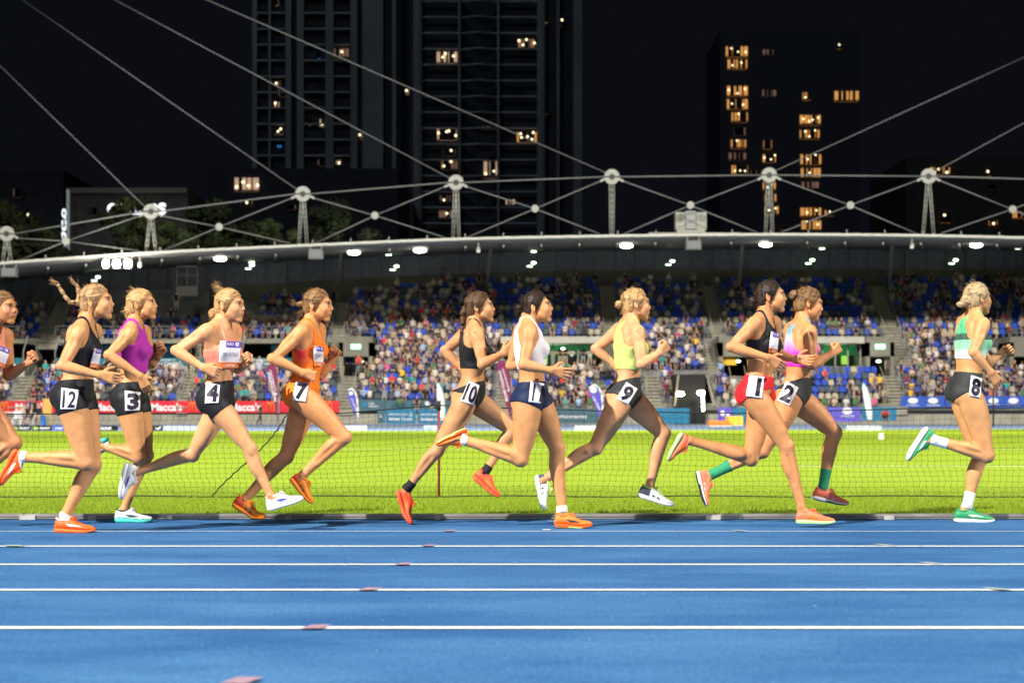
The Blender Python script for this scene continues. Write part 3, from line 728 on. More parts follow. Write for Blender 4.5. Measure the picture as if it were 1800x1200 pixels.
def hair(root,HM,s,hv):
    """hv: mat, style: bun/braid/ponytails, with points in head units"""
    e=lambda c,r,k=.01,sub=0: ell(tuple(x*s for x in c),tuple(x*s for x in r),None,k*s,sub)
    c_=lambda a,b,r1,r2=None,k=.006: cap(tuple(x*s for x in a),tuple(x*s for x in b),r1*s,(r1 if r2 is None else r2)*s,k*s)
    th=hv.get('thick',.010)
    th*=.8; pr=[e((-.006,0,.030),(.088+th,.072+th,.083+th)), e((.030,0,.010),(.058+th,.060+th*.8,.076+th)), e((-.040,0,-.015),(.053+th,.054+th,.055+th),.02)]
    lo=np.array((-.17,-.10,-.13))*s; hi=np.array((.12,.10,.15))*s; h=.0038
    D,ax=field(pr,lo,hi,h); X,Y,Z=ax[0][:,None,None]/s,ax[1][None,:,None]/s,ax[2][None,None,:]/s
    hl=hv.get('line',.020)
    r1=.82*(X-hl)-.57*(Z+.005)+0*Y - .015*np.cos(np.clip(Y/.06,-1,1)*3.14)*(Z>.05)*0
    r1=r1-.25*np.maximum(np.abs(Y)-.045,0)*0
    r2=.54*(X+.006)-.84*(Z+.022)+0*Y
    side=np.abs(Y)
    ear=.8-np.sqrt(((X+.020)/.026)**2+((Z+.004)/.036)**2+0*Y); ear=np.where(side>.05,ear*.03,-1)
    front=X-.090+0*Y+0*Z
    D=np.maximum(D,np.maximum(np.maximum(r1,r2),np.maximum(ear,front))*s)
    # combed grooves
    grv=.0010*np.sin((Z*math.cos(.3)+np.abs(Y)*.9+X*.25)*420)+.0012*np.sin((Z+Y*.5)*900+X*60)*0
    D=D+grv.astype(np.float32)
    parts=[nets(D,ax,h)[:2]]
    ex=[]
    for a in hv.get('lobes',[]): ex.append(e(a[0],a[1],a[2] if len(a)>2 else .008))
    for ch in hv.get('chains',[]):
        for i in range(len(ch)-1): ex.append(c_(ch[i][0],ch[i+1][0],ch[i][1],ch[i+1][1],.004))
    if ex:
        lo2=np.min([p[1] for p in ex],0)-.012; hi2=np.max([p[2] for p in ex],0)+.012
        D2,ax2=field(ex,lo2,hi2,h)
        X,Y,Z=ax2[0][:,None,None],ax2[1][None,:,None],ax2[2][None,None,:]
        D2=D2+(.0016*np.sin(X*260+Z*420+Y*300)+.0011*np.sin(X*520-Z*300+Y*450)).astype(np.float32)
        parts.append(nets(D2,ax2,h)[:2])
    Vs=[];Fs=[];n0=0
    for v,f_ in parts:
        if len(f_): Vs.append(v);Fs.append(f_+n0);n0+=len(v)
    # loose strands
    rr=random.Random(hv.get('seed',3)); mb=MB()
    for (p,d,ln,n,spread) in hv.get('wisps',[]):
        for i in range(n):
            q=Vector(p)*s+Vector([rr.gauss(0,1) for _ in range(3)])*.010*s; dd=Vector(d)+Vector([rr.gauss(0,1) for _ in range(3)])*spread; dd.normalize(); pts=[q]
            for k in range(5):
                dd=(dd+Vector([rr.gauss(0,1) for _ in range(3)])*.18).normalized(); q=q+dd*(ln*s/5); pts.append(q)
            mb.path(pts,[.0016*s*(1-.14*k) for k in range(6)],4)
    # single strands lying on the combed hair, from the hairline back to the knot
    anc=Vector(hv['lobes'][0][0] if hv.get('lobes') else hv['chains'][0][0][0])*s
    cen_=Vector((-.006,0,.030))*s; rad_=Vector((.088+th,.072+th,.083+th))*s
    def onto(p,lift):
        d=p-cen_; q=Vector((d.x/rad_.x,d.y/rad_.y,d.z/rad_.z)); L_=q.length or 1; return cen_+d*((1+lift)/L_)
    for i in range(150):
        a=rr.uniform(-1.25,1.25) ; z0=.105-.10*abs(a)**1.6; p0=Vector((.070-.055*abs(a)**1.4,.070*math.sin(a),z0))*s
        lift=rr.uniform(.012,.035)+(.05*rr.random() if rr.random()<.12 else 0); pts=[]
        for k in range(8):
            t_=k/7; q=p0.lerp(anc,t_)+Vector((0,rr.gauss(0,.0012),rr.gauss(0,.0012))); pts.append(onto(q,lift*(1-.5*abs(2*t_-1))) if t_<.9 else q.lerp(anc,.3))
        mb.path(pts,[(.0009+.0006*math.sin(math.pi*k/7))*s for k in range(8)],3)
    for i in range(34): # short flyaways over the crown
        a=rr.uniform(0,6.28); b=rr.uniform(.2,1.2); p=onto(cen_+Vector((math.cos(a)*math.sin(b)*.1-.02,math.sin(a)*math.sin(b)*.08,math.cos(b)*.1))*s,.01)
        d=(p-cen_).normalized()*.35+Vector((-1,rr.gauss(0,.4),rr.gauss(0,.3))); d.normalize(); mb.path([p,p+d*.014*s,p+d*.026*s+Vector((0,0,.002))],[.0010,.0008,.0004],3)
    for i in range(26): # baby hairs along the hairline and nape
        a=rr.uniform(-1,1); p=Vector((-.085-.01*rr.random(),.05*a,-.05+.02*rr.random()))*s; d=Vector((-.6,a*.3,-.8+rr.random()*.6)).normalized()
        mb.path([p,p+d*.012*s,p+d*.022*s+Vector((0,0,-.004))],[.0011,.0009,.0005],3)
    V=np.concatenate(Vs);Fq=np.concatenate(Fs)
    me=np_mesh('hair',V,Fq,[hv['mat']])
    bm=bmesh.new(); bm.from_mesh(me); vv=[bm.verts.new(p) for p in mb.v]
    for fa in mb.f:
        fc_=bm.faces.new([vv[i] for i in fa]); fc_.smooth=True
    bm.to_mesh(me); bm.free()
    o=link('hair',me,root,HM)
    if hv.get('tie'):
        t=MB(); c,ax_,r=hv['tie']; c=Vector(c)*s; a=Vector(ax_).normalized(); uu=a.orthogonal().normalized(); ww=a.cross(uu); ring=[c+(uu*math.cos(q*.5236)+ww*math.sin(q*.5236))*r*s for q in range(13)]
        t.path(ring,.004,6); t.build('hair_tie',M['tie'],o,True,HM)
    return o
# ------------------------------------------------------------------ the eleven runners
M={}
M['tie']=mat('hair_tie',(.02,.02,.03),.7)
SK=mat('skin',(.6,.4,.3),.50,.32,16,.13,.14,120,vc='Col',sss=.10)
def fab(n,c,rough=.75,**k): return mat(n,c,rough,.25,60,.05,.25,k.pop('bs',180),**k)
M['blackfab']=fab('black_fabric',(.012,.012,.016),.55); M['navy']=fab('navy_fabric',(.008,.018,.06),.6)
M['magenta']=fab('magenta_fabric',(.42,.03,.36)); M['salmon']=fab('salmon_fabric',(.72,.27,.19)); M['whitefab']=fab('white_fabric',(.80,.76,.76))
M['redfab']=fab('red_fabric',(.75,.02,.03),.5); M['lime']=fab('lime_fabric',(.55,.66,.18)); M['greyfab']=fab('charcoal_fabric',(.03,.033,.035),.6)
M['vcfab']=mat('dyed_fabric',(.5,.5,.5),.65,.25,60,.04,.25,180,vc='Col')
M['paper']=mat('bib_paper',(.80,.78,.80),.55,.3,30,.03,.15,25); M['ink']=mat('black_ink',(.015,.012,.03),.5); M['purple']=mat('purple_ink',(.10,.07,.42),.5); M['orangeink']=mat('orange_ink',(.80,.20,.05),.5); M['greyink']=mat('grey_ink',(.25,.22,.35),.5)
M['pinkink']=mat('pink_ink',(.75,.45,.42),.5)
def sm(n,c,r=.45,b=.3): return mat(n,c,r,.4,40,.08,b,300)
M['sorange']=sm('orange_shoe_mesh',(.95,.13,.02)); M['sorange2']=sm('light_orange_shoe_mesh',(.95,.21,.03)); M['swhite']=sm('white_shoe_mesh',(.80,.80,.80)); M['sred']=sm('red_shoe_mesh',(.92,.10,.035)); M['scoral']=sm('coral_shoe_mesh',(.97,.20,.10)); M['samber']=sm('amber_shoe_mesh',(.95,.27,.02)); M['sgreen']=sm('green_shoe_mesh',(.03,.30,.12)); M['sgrey']=sm('grey_shoe_mesh',(.06,.07,.10))
M['sole_w']=sm('white_sole',(.75,.77,.76),.5,.05); M['sole_g']=sm('mint_sole',(.25,.80,.42),.5,.05); M['sole_dk']=sm('dark_sole',(.03,.04,.05),.4,.05); M['sole_o']=sm('orange_sole',(.90,.09,.01),.5,.05); M['sole_teal']=sm('teal_sole',(.05,.5,.40),.5,.05); M['sole_lime']=sm('lime_sole',(.45,.85,.30),.5,.05)
M['lacey']=sm('yellow_lace',(.70,.85,.20)); M['sockw']=fab('white_sock',(.78,.78,.78)); M['sockb']=fab('black_sock',(.015,.015,.018)); M['sockg']=fab('green_sock',(.03,.28,.13))
def hairmat(n,c): return mat('hair_'+n,c,.50,.35,1,.62,.9,1,stretch=(6,75,75))
HB=hairmat('blond',(.45,.27,.11)); HD=hairmat('dark_blond',(.40,.235,.105)); HBR=hairmat('brown',(.085,.04,.018)); HK=hairmat('dark_brown',(.028,.014,.009)); HL=hairmat('light_brown',(.22,.115,.045)); HP=hairmat('ash_blond',(.42,.30,.16))
def number(q,txt,u0=.12,u1=.88,v0=.12,v1=.90,bold=.045):
    def f(bvh,root,Y0):
        p=Patch(bvh,q,Y0); o=p.sheet('number_bib',M['paper'],root); p.text(txt,M['ink'],o,u0,u1,v0,v1,bold,name='bib_number')
    return f
def chest(q,name=None):
    def f(bvh,root,Y0):
        p=Patch(bvh,q,Y0,12,14); o=p.sheet('name_bib',M['paper'],root)
        p.sheet('bib_header',M['purple'],o,.28,1,0,.24,.0022,.0006); p.sheet('bib_badge',M['pinkink'],o,.04,.24,.03,.2,.0022,.0006); p.sheet('bib_footer',M['orangeink'],o,0,1,.78,1,.0022,.0006)
        p.text('WORLD',M['paper'],o,.34,.66,.05,.16,.02,.0042,'bib_print'); p.text('O',M['paper'],o,.74,.90,.04,.18,.04,.0042,'bib_print')
        p.text('sydney',M['paper'],o,.34,.8,.84,.96,.02,.0042,'bib_print')
        if name: p.text(name,M['greyink'],o,.16,.88,.42,.58,.0,.0035,'bib_name')
    return f
def zramp(stops,axis=2):
    """colour by height in the scene along a garment"""
    def f(v):
        z=v[:,axis]; xs=[s[0] for s in stops]; return np.stack([np.interp(z,xs,[s[1][i] for s in stops]) for i in range(3)],1)
    return f
def braid(pts,r0,r1,n):
    pts=[Vector(p) for p in pts]; out=[]; L=[0]
    for a,b in zip(pts,pts[1:]): L.append(L[-1]+(b-a).length)
    for i in range(n*2+1):
        t=L[-1]*i/(n*2); k=max(j for j in range(len(L)) if L[j]<=t+1e-9); k=min(k,len(pts)-2)
        p=pts[k].lerp(pts[k+1],(t-L[k])/(L[k+1]-L[k])); r=(r0+(r1-r0)*i/(n*2))*(1.0 if i%2 else .62); p=p+Vector((0,.005*(1 if (i//2)%2 else -1),.004*(1 if i%4<2 else -1)))
        out.append((tuple(p),r))
    return out
EYE=(.62,.38,.24)
RUN=[]
RUN.append(dict(Y=10.58,label='runner with two blond braids flying, black top and shorts, number 12',s=1,
 j=dict(nk=(151,563),sN=(141,582),sF=(166,580),eN=(109,643),wN=(174,659),hN=(214,668),eF=(132,640),wF=(176,650),hF=(210,655),
  pN=(123,700),pF=(140,700),kN=(152,812),kF=(163,818),aN=(44,803),aF=(115,905),bN=(24,787),tN=(-6,850),bF=(96,936),tF=(168,936)),
 head=(158,531),pitch=4,yaw=0,hs=.98,gN='relax',gF='relax',thN=(.5,0,1),skin=(0.608,0.285,0.115),skinmat=SK,bulk=1.04,leg=1.08,arm=1.02,
 shorts=dict(waist=.235,len=.085,mat=M['blackfab'],wtilt=-.2,fcut=0),top=dict(bottom=.40,mat=M['blackfab'],ra=.08,rd=.15,nf=.10),
 shoe=dict(up=M['sorange'],sole=M['sorange'],mark=M['swhite'],collar=M['swhite']),sock=dict(len=.012,mat=M['sockw']),
 hair=dict(mat=HD,lobes=[((-.108,0,.008),(.030,.024,.024))],chains=[braid([(-.125,-.01,.0),(-.168,-.02,.022),(-.205,-.02,.085),(-.228,-.02,.13)],.015,.011,7),braid([(-.110,.02,.02),(-.112,.03,.075),(-.116,.03,.118)],.015,.012,4)],
  wisps=[((-.235,-.02,.14),(-.7,0,.5),.045,16,.12),((-.120,.03,.125),(-.6,0,.8),.06,16,.08),((-.10,0,.01),(-1,0,0),.03,14,.6)]),
 bibs=[number([(108,681),(139,685),(133,719),(106,719)],'12',.10,.90,.1,.92,.02),chest([(166,612),(180,614),(172,647),(157,646)])]))
RUN.append(dict(Y=11.59,label='runner in a magenta crop top and black shorts, number 3',
 j=dict(nk=(236,566),sN=(231,584),sF=(252,582),eN=(191,624),wN=(246,660),hN=(262,690),eF=(266,640),wF=(278,627),hF=(291,608),
  pN=(224,702),pF=(238,702),kN=(243,803),kF=(257,800),aN=(181,784),aF=(219,893),bN=(188,766),tN=(122,796),bF=(202,918),tF=(269,918)),
 head=(239,536),pitch=7,yaw=0,hs=.96,gN='relax',gF='half',thN=(1,0,.3),skin=(0.589,0.283,0.113),skinmat=SK,bulk=.97,leg=1.04,
 shorts=dict(waist=.22,len=.10,mat=M['blackfab'],wtilt=-.1),top=dict(bottom=.42,btilt=-.45,mat=M['magenta'],ra=.08,rd=.13,nf=.06,off=.009),
 shoe=dict(up=M['swhite'],sole=M['sole_teal'],mark=M['sole_dk'],collar=M['sole_dk']),
 hair=dict(mat=HB,thick=.012,lobes=[((-.092,0,-.060),(.030,.028,.030)),((-.07,0,-.02),(.05,.05,.05))],wisps=[((-.10,0,-.03),(-1,0,.4),.05,16,.5),((-.03,0,.12),(-1,0,.5),.03,10,.4)]),
 bibs=[number([(219,686),(247,689),(246,721),(220,722)],'3',.14,.92,.1,.95,.05)]))
RUN.append(dict(Y=10.9,label='runner with messy blond bun in salmon pink top with name bib, number 4',
 j=dict(nk=(391,566,-.01),sN=(366,580,-.13),sF=(411,578,.13),eN=(309,616,-.16),wN=(357,646,-.20),hN=(383,655,-.19),eF=(417,648,.14),wF=(430,642,.02),hF=(441,631,-.02),
  pN=(376,705,-.075),pF=(391,706,.075),kN=(440,789),kF=(338,799),aN=(476,870),aF=(237,831),bN=(472,899),tN=(535,880),bF=(219,812),tF=(208,876)),
 head=(390,537),pitch=0,yaw=14,hs=.95,gN='half',gF='fist',skin=(0.641,0.314,0.141),skinmat=SK,bulk=.93,leg=.97,arm=.98,
 shorts=dict(waist=.24,len=.085,mat=M['blackfab'],wtilt=-.25),top=dict(bottom=.415,mat=M['salmon'],c0=.165,ra=.105,rd=.155,nf=.125,nb=.09,nw=.052,rb=.105),
 shoe=dict(up=M['swhite'],sole=M['swhite'],mark=M['purple']),
 hair=dict(mat=HB,thick=.011,lobes=[((-.105,0,-.045),(.042,.036,.036)),((-.115,.0,-.065),(.022,.03,.02))],wisps=[((-.06,0,.12),(-.8,0,.7),.06,26,.45),((-.105,0,-.06),(-.6,0,-.6),.045,20,.6),((-.07,0,.115),(-1,0,.2),.05,16,.4)]),
 bibs=[number([(362,672),(387,676),(384,708),(360,709)],'4',.08,.94,.02,.92,.04),chest([(387,599),(424,600),(420,647),(384,646)],'MELHUISH')]))
RUN.append(dict(Y=11.3,label='runner in an orange one piece suit, number 7',
 j=dict(nk=(547,566),sN=(531,582),sF=(560,578),eN=(479,630),wN=(533,655),hN=(560,664),eF=(563,660,.17),wF=(583,634,.16),hF=(599,606,.15),
  pN=(529,696),pF=(538,698),kN=(605,768),kF=(503,802),aN=(531,836),aF=(431,877),bN=(507,843),tN=(545,888),bF=(406,889),tF=(460,920)),
 head=(548,536),pitch=-2,yaw=8,hs=.95,gN='fist',gF='fist',skin=(0.614,0.265,0.097),skinmat=SK,bulk=.98,leg=1.06,arm=1.03,
 shorts=dict(waist=.50,len=.03,cut=.55,mat=M['vcfab'],wtilt=0,off=.006,col=None),top=dict(bottom=.30,mat=M['vcfab'],ra=.085,rd=.17,nf=.13,nw=.055,off=.0065),
 shoe=dict(up=M['samber'],up2=M['sred'],split=.28,sole=M['samber'],mark=M['sole_dk'],kind='bars'),bendF=18,
 hair=dict(mat=HL,lobes=[((-.110,0,.010),(.030,.022,.020)),((-.135,0,.006),(.020,.02,.016))],wisps=[((-.14,0,.01),(-1,0,.1),.05,26,.35),((-.095,0,-.03),(-.5,0,-1),.07,26,.25)]),
 bibs=[number([(520,669),(543,673),(537,706),(514,703)],'7',.14,.96,.03,.93,.05),chest([(551,607),(569,610),(568,644),(552,643)],'7')]))
RUN.append(dict(Y=11.5,label='runner with a long dark braid in a black crop top, number 10',
 j=dict(nk=(834,566),sN=(838,584),sF=(826,578),eN=(848,640),wN=(884,621),hN=(905,606),eF=(782,616),wF=(815,652),hF=(830,668),
  pN=(822,702),pF=(834,704),kN=(768,792),kF=(902,756),aN=(719,856),aF=(854,828),bN=(695,863),tN=(711,915),bF=(828,840),tF=(875,877)),
 head=(837,541),pitch=6,yaw=0,hs=.93,gN='half',gF='relax',skin=(0.540,0.264,0.113),skinmat=SK,bulk=.92,leg=1.0,
 shorts=dict(waist=.19,len=.015,cut=.45,mat=M['blackfab'],wtilt=-.4),top=dict(bottom=.40,mat=M['blackfab'],ra=.078,rd=.15,nf=.10,rb=.12),
 shoe=dict(up=M['sred'],sole=M['sred'],mark=M['sorange2']),sock=dict(len=.045,mat=M['sockb']),bendN=10,
 hair=dict(mat=HBR,thick=.013,lobes=[((-.10,0,-.005),(.030,.030,.035))],chains=[braid([(-.115,0,-.01),(-.128,-.01,-.09),(-.142,-.01,-.18),(-.150,0,-.25)],.026,.016,7)],
  wisps=[((-.13,0,-.08),(-.6,0,-.6),.04,34,.6),((-.05,0,.115),(-.9,0,.5),.04,14,.4),((-.15,0,-.25),(-.2,0,-1),.05,20,.25)]),
 bibs=[number([(824,669),(843,677),(833,713),(809,704)],'10',.05,.97,.08,.92,.03)]))
RUN.append(dict(Y=11.0,label='runner in a white racer back crop top and navy shorts, number 11',
 j=dict(nk=(929,562),sN=(932,582),sF=(917,578),eN=(920,641),wN=(968,651),hN=(991,656),eF=(898,642),wF=(922,640),hF=(938,640),
  pN=(929,706),pF=(944,706),kN=(915,806),kF=(979,787),aN=(818,774),aF=(988,892),bN=(818,750),tN=(764,776),bF=(974,927),tF=(1038,929)),
 head=(937,541),pitch=8,yaw=4,hs=.92,gN='open',gF='relax',thN=(.5,0,1),skin=(0.589,0.273,0.108),skinmat=SK,bulk=1.0,leg=1.10,arm=1.03,
 shorts=dict(waist=.245,len=.035,mat=M['navy'],wtilt=0.0,cut=.25,fcut=-.1),top=dict(bottom=.40,mat=M['whitefab'],ra=.078,rd=.15,nf=.10,rb=.125,rdb=.19),
 shoe=dict(up=M['sorange2'],up2=M['sorange2'],sole=M['sole_o'],mark=M['sole_dk'],sole2=M['lacey']),sock=dict(len=.014,mat=M['sockw']),bendF=6,
 hair=dict(mat=HK,thick=.008,lobes=[((-.118,0,.015),(.028,.028,.030))],wisps=[((-.12,0,.02),(-.7,0,.2),.04,60,.9)]),
 bibs=[number([(933,669),(957,674),(950,709),(929,706)],'1 1',.24,1.0,.10,.92,.05)]))
RUN.append(dict(Y=11.5,label='runner with a blond bun in a lime crop top, number 9',
 j=dict(nk=(1109,560),sN=(1121,582),sF=(1090,578),eN=(1127,640),wN=(1159,620),hN=(1174,606),eF=(1047,613),wF=(1079,640),hF=(1096,652),
  pN=(1094,700),pF=(1107,702),kN=(1047,786),kF=(1166,762),aN=(957,842),aF=(1143,852),bN=(938,836),tN=(951,897),bF=(1120,873),tF=(1183,892)),
 head=(1118,535),pitch=2,yaw=-16,hs=.96,gN='fist',gF='relax',skin=(0.635,0.314,0.149),skinmat=SK,bulk=.96,leg=1.08,
 shorts=dict(waist=.225,len=.03,cut=.35,mat=M['greyfab'],wtilt=-.35),top=dict(bottom=.36,mat=M['lime'],ra=.078,rd=.15,nf=.10,rb=.13,rdb=.17),
 shoe=dict(up=M['swhite'],up2=M['sgrey'],split=.27,sole=M['sole_w'],mark=M['sole_dk'],kind='bars',collar=M['lacey'],lace=M['lacey']),bendN=0,
 hair=dict(mat=HB,thick=.010,lobes=[((-.120,0,.006),(.026,.030,.028))],wisps=[((-.125,0,.0),(-.7,0,-.2),.03,16,.7)]),
 bibs=[number([(1101,671),(1121,683),(1104,711),(1083,700)],'9',.14,.88,.08,.94,.05)]))
RUN.append(dict(Y=11.8,label='runner in a pink and blue racer back top and green socks, number 2',
 j=dict(nk=(1411,562),sN=(1423,582),sF=(1392,576),eN=(1428,641),wN=(1461,622),hN=(1480,607),eF=(1384,630),wF=(1402,634),hF=(1415,632),
  pN=(1391,700),pF=(1405,704),kN=(1340,792),kF=(1467,760),aN=(1255,832),aF=(1447,855),bN=(1221,829),tN=(1237,890),bF=(1427,878),tF=(1491,890)),
 head=(1421,533),pitch=-8,yaw=-8,hs=.97,gN='fist',gF='fist',skin=(0.632,0.269,0.105),skinmat=SK,bulk=1.02,leg=1.07,arm=1.06,
 shorts=dict(waist=.22,len=.0,cut=.45,mat=M['greyfab'],wtilt=-.4),top=dict(bottom=.40,mat=M['vcfab'],ra=.078,rd=.15,nf=.08,rb=.135,rdb=.20,
   col=zramp([(1.10,(.78,.03,.42)),(1.16,(.80,.06,.46)),(1.21,(.78,.26,.60)),(1.255,(.66,.50,.76)),(1.30,(.20,.45,.68)),(1.36,(.05,.38,.60))])),
 shoe=dict(up=M['scoral'],sole=M['sole_w'],sole2=M['sole_dk'],mark=M['pinkink'],kind='bars'),sock=dict(len=.125,mat=M['sockg']),
 hair=dict(mat=HL,thick=.012,lobes=[((-.112,0,.050),(.032,.034,.034))],wisps=[((-.12,0,.05),(-.7,0,.3),.03,20,.8)],tie=((-.105,0,.05),(1,0,-.3),.036)),
 bibs=[number([(1382,669),(1404,681),(1388,713),(1365,703)],'2',.12,.88,.08,.92,.05)]))
RUN.append(dict(Y=11.23,label='runner in a black crop top with name bib and red shorts, number 1',
 j=dict(nk=(1344,552),sN=(1328,567,-.15),sF=(1360,566,.15),eN=(1285,610,-.19),wN=(1350,628,-.22),hN=(1375,645,-.2),eF=(1366,622,.2),wF=(1398,632,.14),hF=(1413,633,.12),
  pN=(1324,694),pF=(1339,696),kN=(1383,784),kF=(1320,806),aN=(1409,888),aF=(1216,775),bN=(1399,921),tN=(1468,921),bF=(1195,757),tF=(1169,807)),
 head=(1350,522),pitch=5,yaw=4,hs=.94,gN='relax',gF='relax',thN=(.8,0,.7),skin=(0.577,0.256,0.101),skinmat=SK,bulk=.98,leg=1.05,
 shorts=dict(waist=.24,len=.015,cut=.25,mat=M['redfab'],wtilt=0),top=dict(bottom=.44,mat=M['blackfab'],ra=.082,rd=.15,nf=.09,btilt=.1),
 shoe=dict(up=M['scoral'],sole=M['sole_lime'],sole2=M['sole_lime'],mark=M['sorange2']),shoeF=dict(),
 hair=dict(mat=HK,thick=.010,lobes=[((-.118,0,-.015),(.036,.034,.034)),((-.135,0,-.04),(.022,.025,.02))],wisps=[((-.13,0,-.02),(-.8,0,-.1),.06,70,.8)]),
 bibs=[number([(1317,659),(1344,662),(1339,700),(1311,696)],'1',.56,.84,.08,.92,.03),chest([(1355,582),(1370,585),(1366,622),(1351,619)])]))
RUN.append(dict(Y=11.65,label='leading runner in a green and mint top with white socks, number 8',
 j=dict(nk=(1713,550),sN=(1728,569,-.15),sF=(1693,566,.14),eN=(1711,619),wN=(1742,654),hN=(1754,672),eF=(1738,636,.14),wF=(1757,626,.17),hF=(1768,618,.17),
  pN=(1704,694),pF=(1692,692),kN=(1735,800),kF=(1721,808),aN=(1643,774),aF=(1701,886),bN=(1625,748),tN=(1590,806),bF=(1677,918),tF=(1748,918)),
 head=(1726,525),pitch=4,yaw=-26,hs=.95,gN='relax',gF='fist',thN=(.8,.3,.5),skin=(0.608,0.304,0.123),skinmat=SK,bulk=1.0,leg=1.08,arm=1.0,
 shorts=dict(waist=.265,len=.01,cut=.40,mat=M['greyfab'],wtilt=0),top=dict(bottom=.42,mat=M['vcfab'],ra=.078,rd=.15,nf=.08,rb=.13,rdb=.17,
   col=zramp([(1.10,(.70,.78,.74)),(1.15,(.62,.80,.68)),(1.19,(.25,.62,.36)),(1.240,(.25,.62,.36)),(1.245,(.05,.10,.08)),(1.285,(.05,.10,.08)),(1.29,(.10,.45,.22)),(1.5,(.12,.55,.28))])),
 shoe=dict(up=M['sgreen'],sole=M['sole_w'],mark=M['sole_w'],lace=M['sgreen']),sock=dict(len=.085,mat=M['sockw']),
 hair=dict(mat=HP,thick=.013,lobes=[((-.09,0,-.005),(.05,.045,.045)),((-.155,0,-.030),(.030,.026,.022))],wisps=[((-.14,0,-.02),(-1,0,0),.03,16,.6),((-.02,0,.125),(-1,0,.4),.03,10,.4)]),
 bibs=[number([(1707,659),(1727,665),(1723,699),(1703,695)],'8',.14,.92,.06,.95,.05)]))
RUN.append(dict(Y=11.2,label='runner cut off by the left edge, fist raised, only face and front arm in view',
 j=dict(nk=(-16,570),sN=(-34,592,-.10),sF=(10,588,.12),eN=(-80,640),wN=(-35,665),hN=(-15,675),eF=(15,660,.15),wF=(50,638,.10),hF=(69,622,.06),
  pN=(-38,706),pF=(-30,706),kN=(25,778),kF=(-70,800),aN=(-40,840),aF=(-150,840),bN=(-60,845),tN=(-20,890),bF=(-170,830),tF=(-170,890)),
 head=(-12,541),pitch=0,yaw=22,hs=.95,gN='fist',gF='fist',skin=(0.510,0.216,0.089),skinmat=SK,bulk=1.0,leg=1.05,arm=1.05,
 shorts=dict(waist=.24,len=.08,mat=M['blackfab']),top=dict(bottom=.40,mat=M['salmon'],ra=.082,rd=.15,nf=.10),
 shoe=dict(up=M['sorange'],sole=M['sorange']),
 hair=dict(mat=HL,lobes=[((-.11,0,.0),(.028,.026,.026))]),
 bibs=[chest([(-14,602),(18,614),(8,647),(-22,636)])]))
def suitcol(v):
    # orange suit with a red flank panel
    x=v[:,0]; z=v[:,2]; Y=11.3; px=900+x*F/Y; py=HZ-(z-CAM_H)*F/Y
    base=np.tile(np.array((.93,.20,.018)),(len(v),1)); m=np.exp(-((px-531-(py-612)*.1)/11)**2-((py-618)/17)**2)*1.5*(v[:,1]<11.3); m=np.clip(m,0,1)[:,None]
    return base*(1-m)+np.array((.88,.05,.06))*m
for d in RUN:
    if 'number 7' in d['label']: d['shorts']['col']=suitcol; d['top']['col']=suitcol
import os
SEL=os.environ.get('RUNSEL')
for i,d in enumerate(RUN):
    if SEL and str(i) not in SEL.split(','): continue
    build_runner(d)
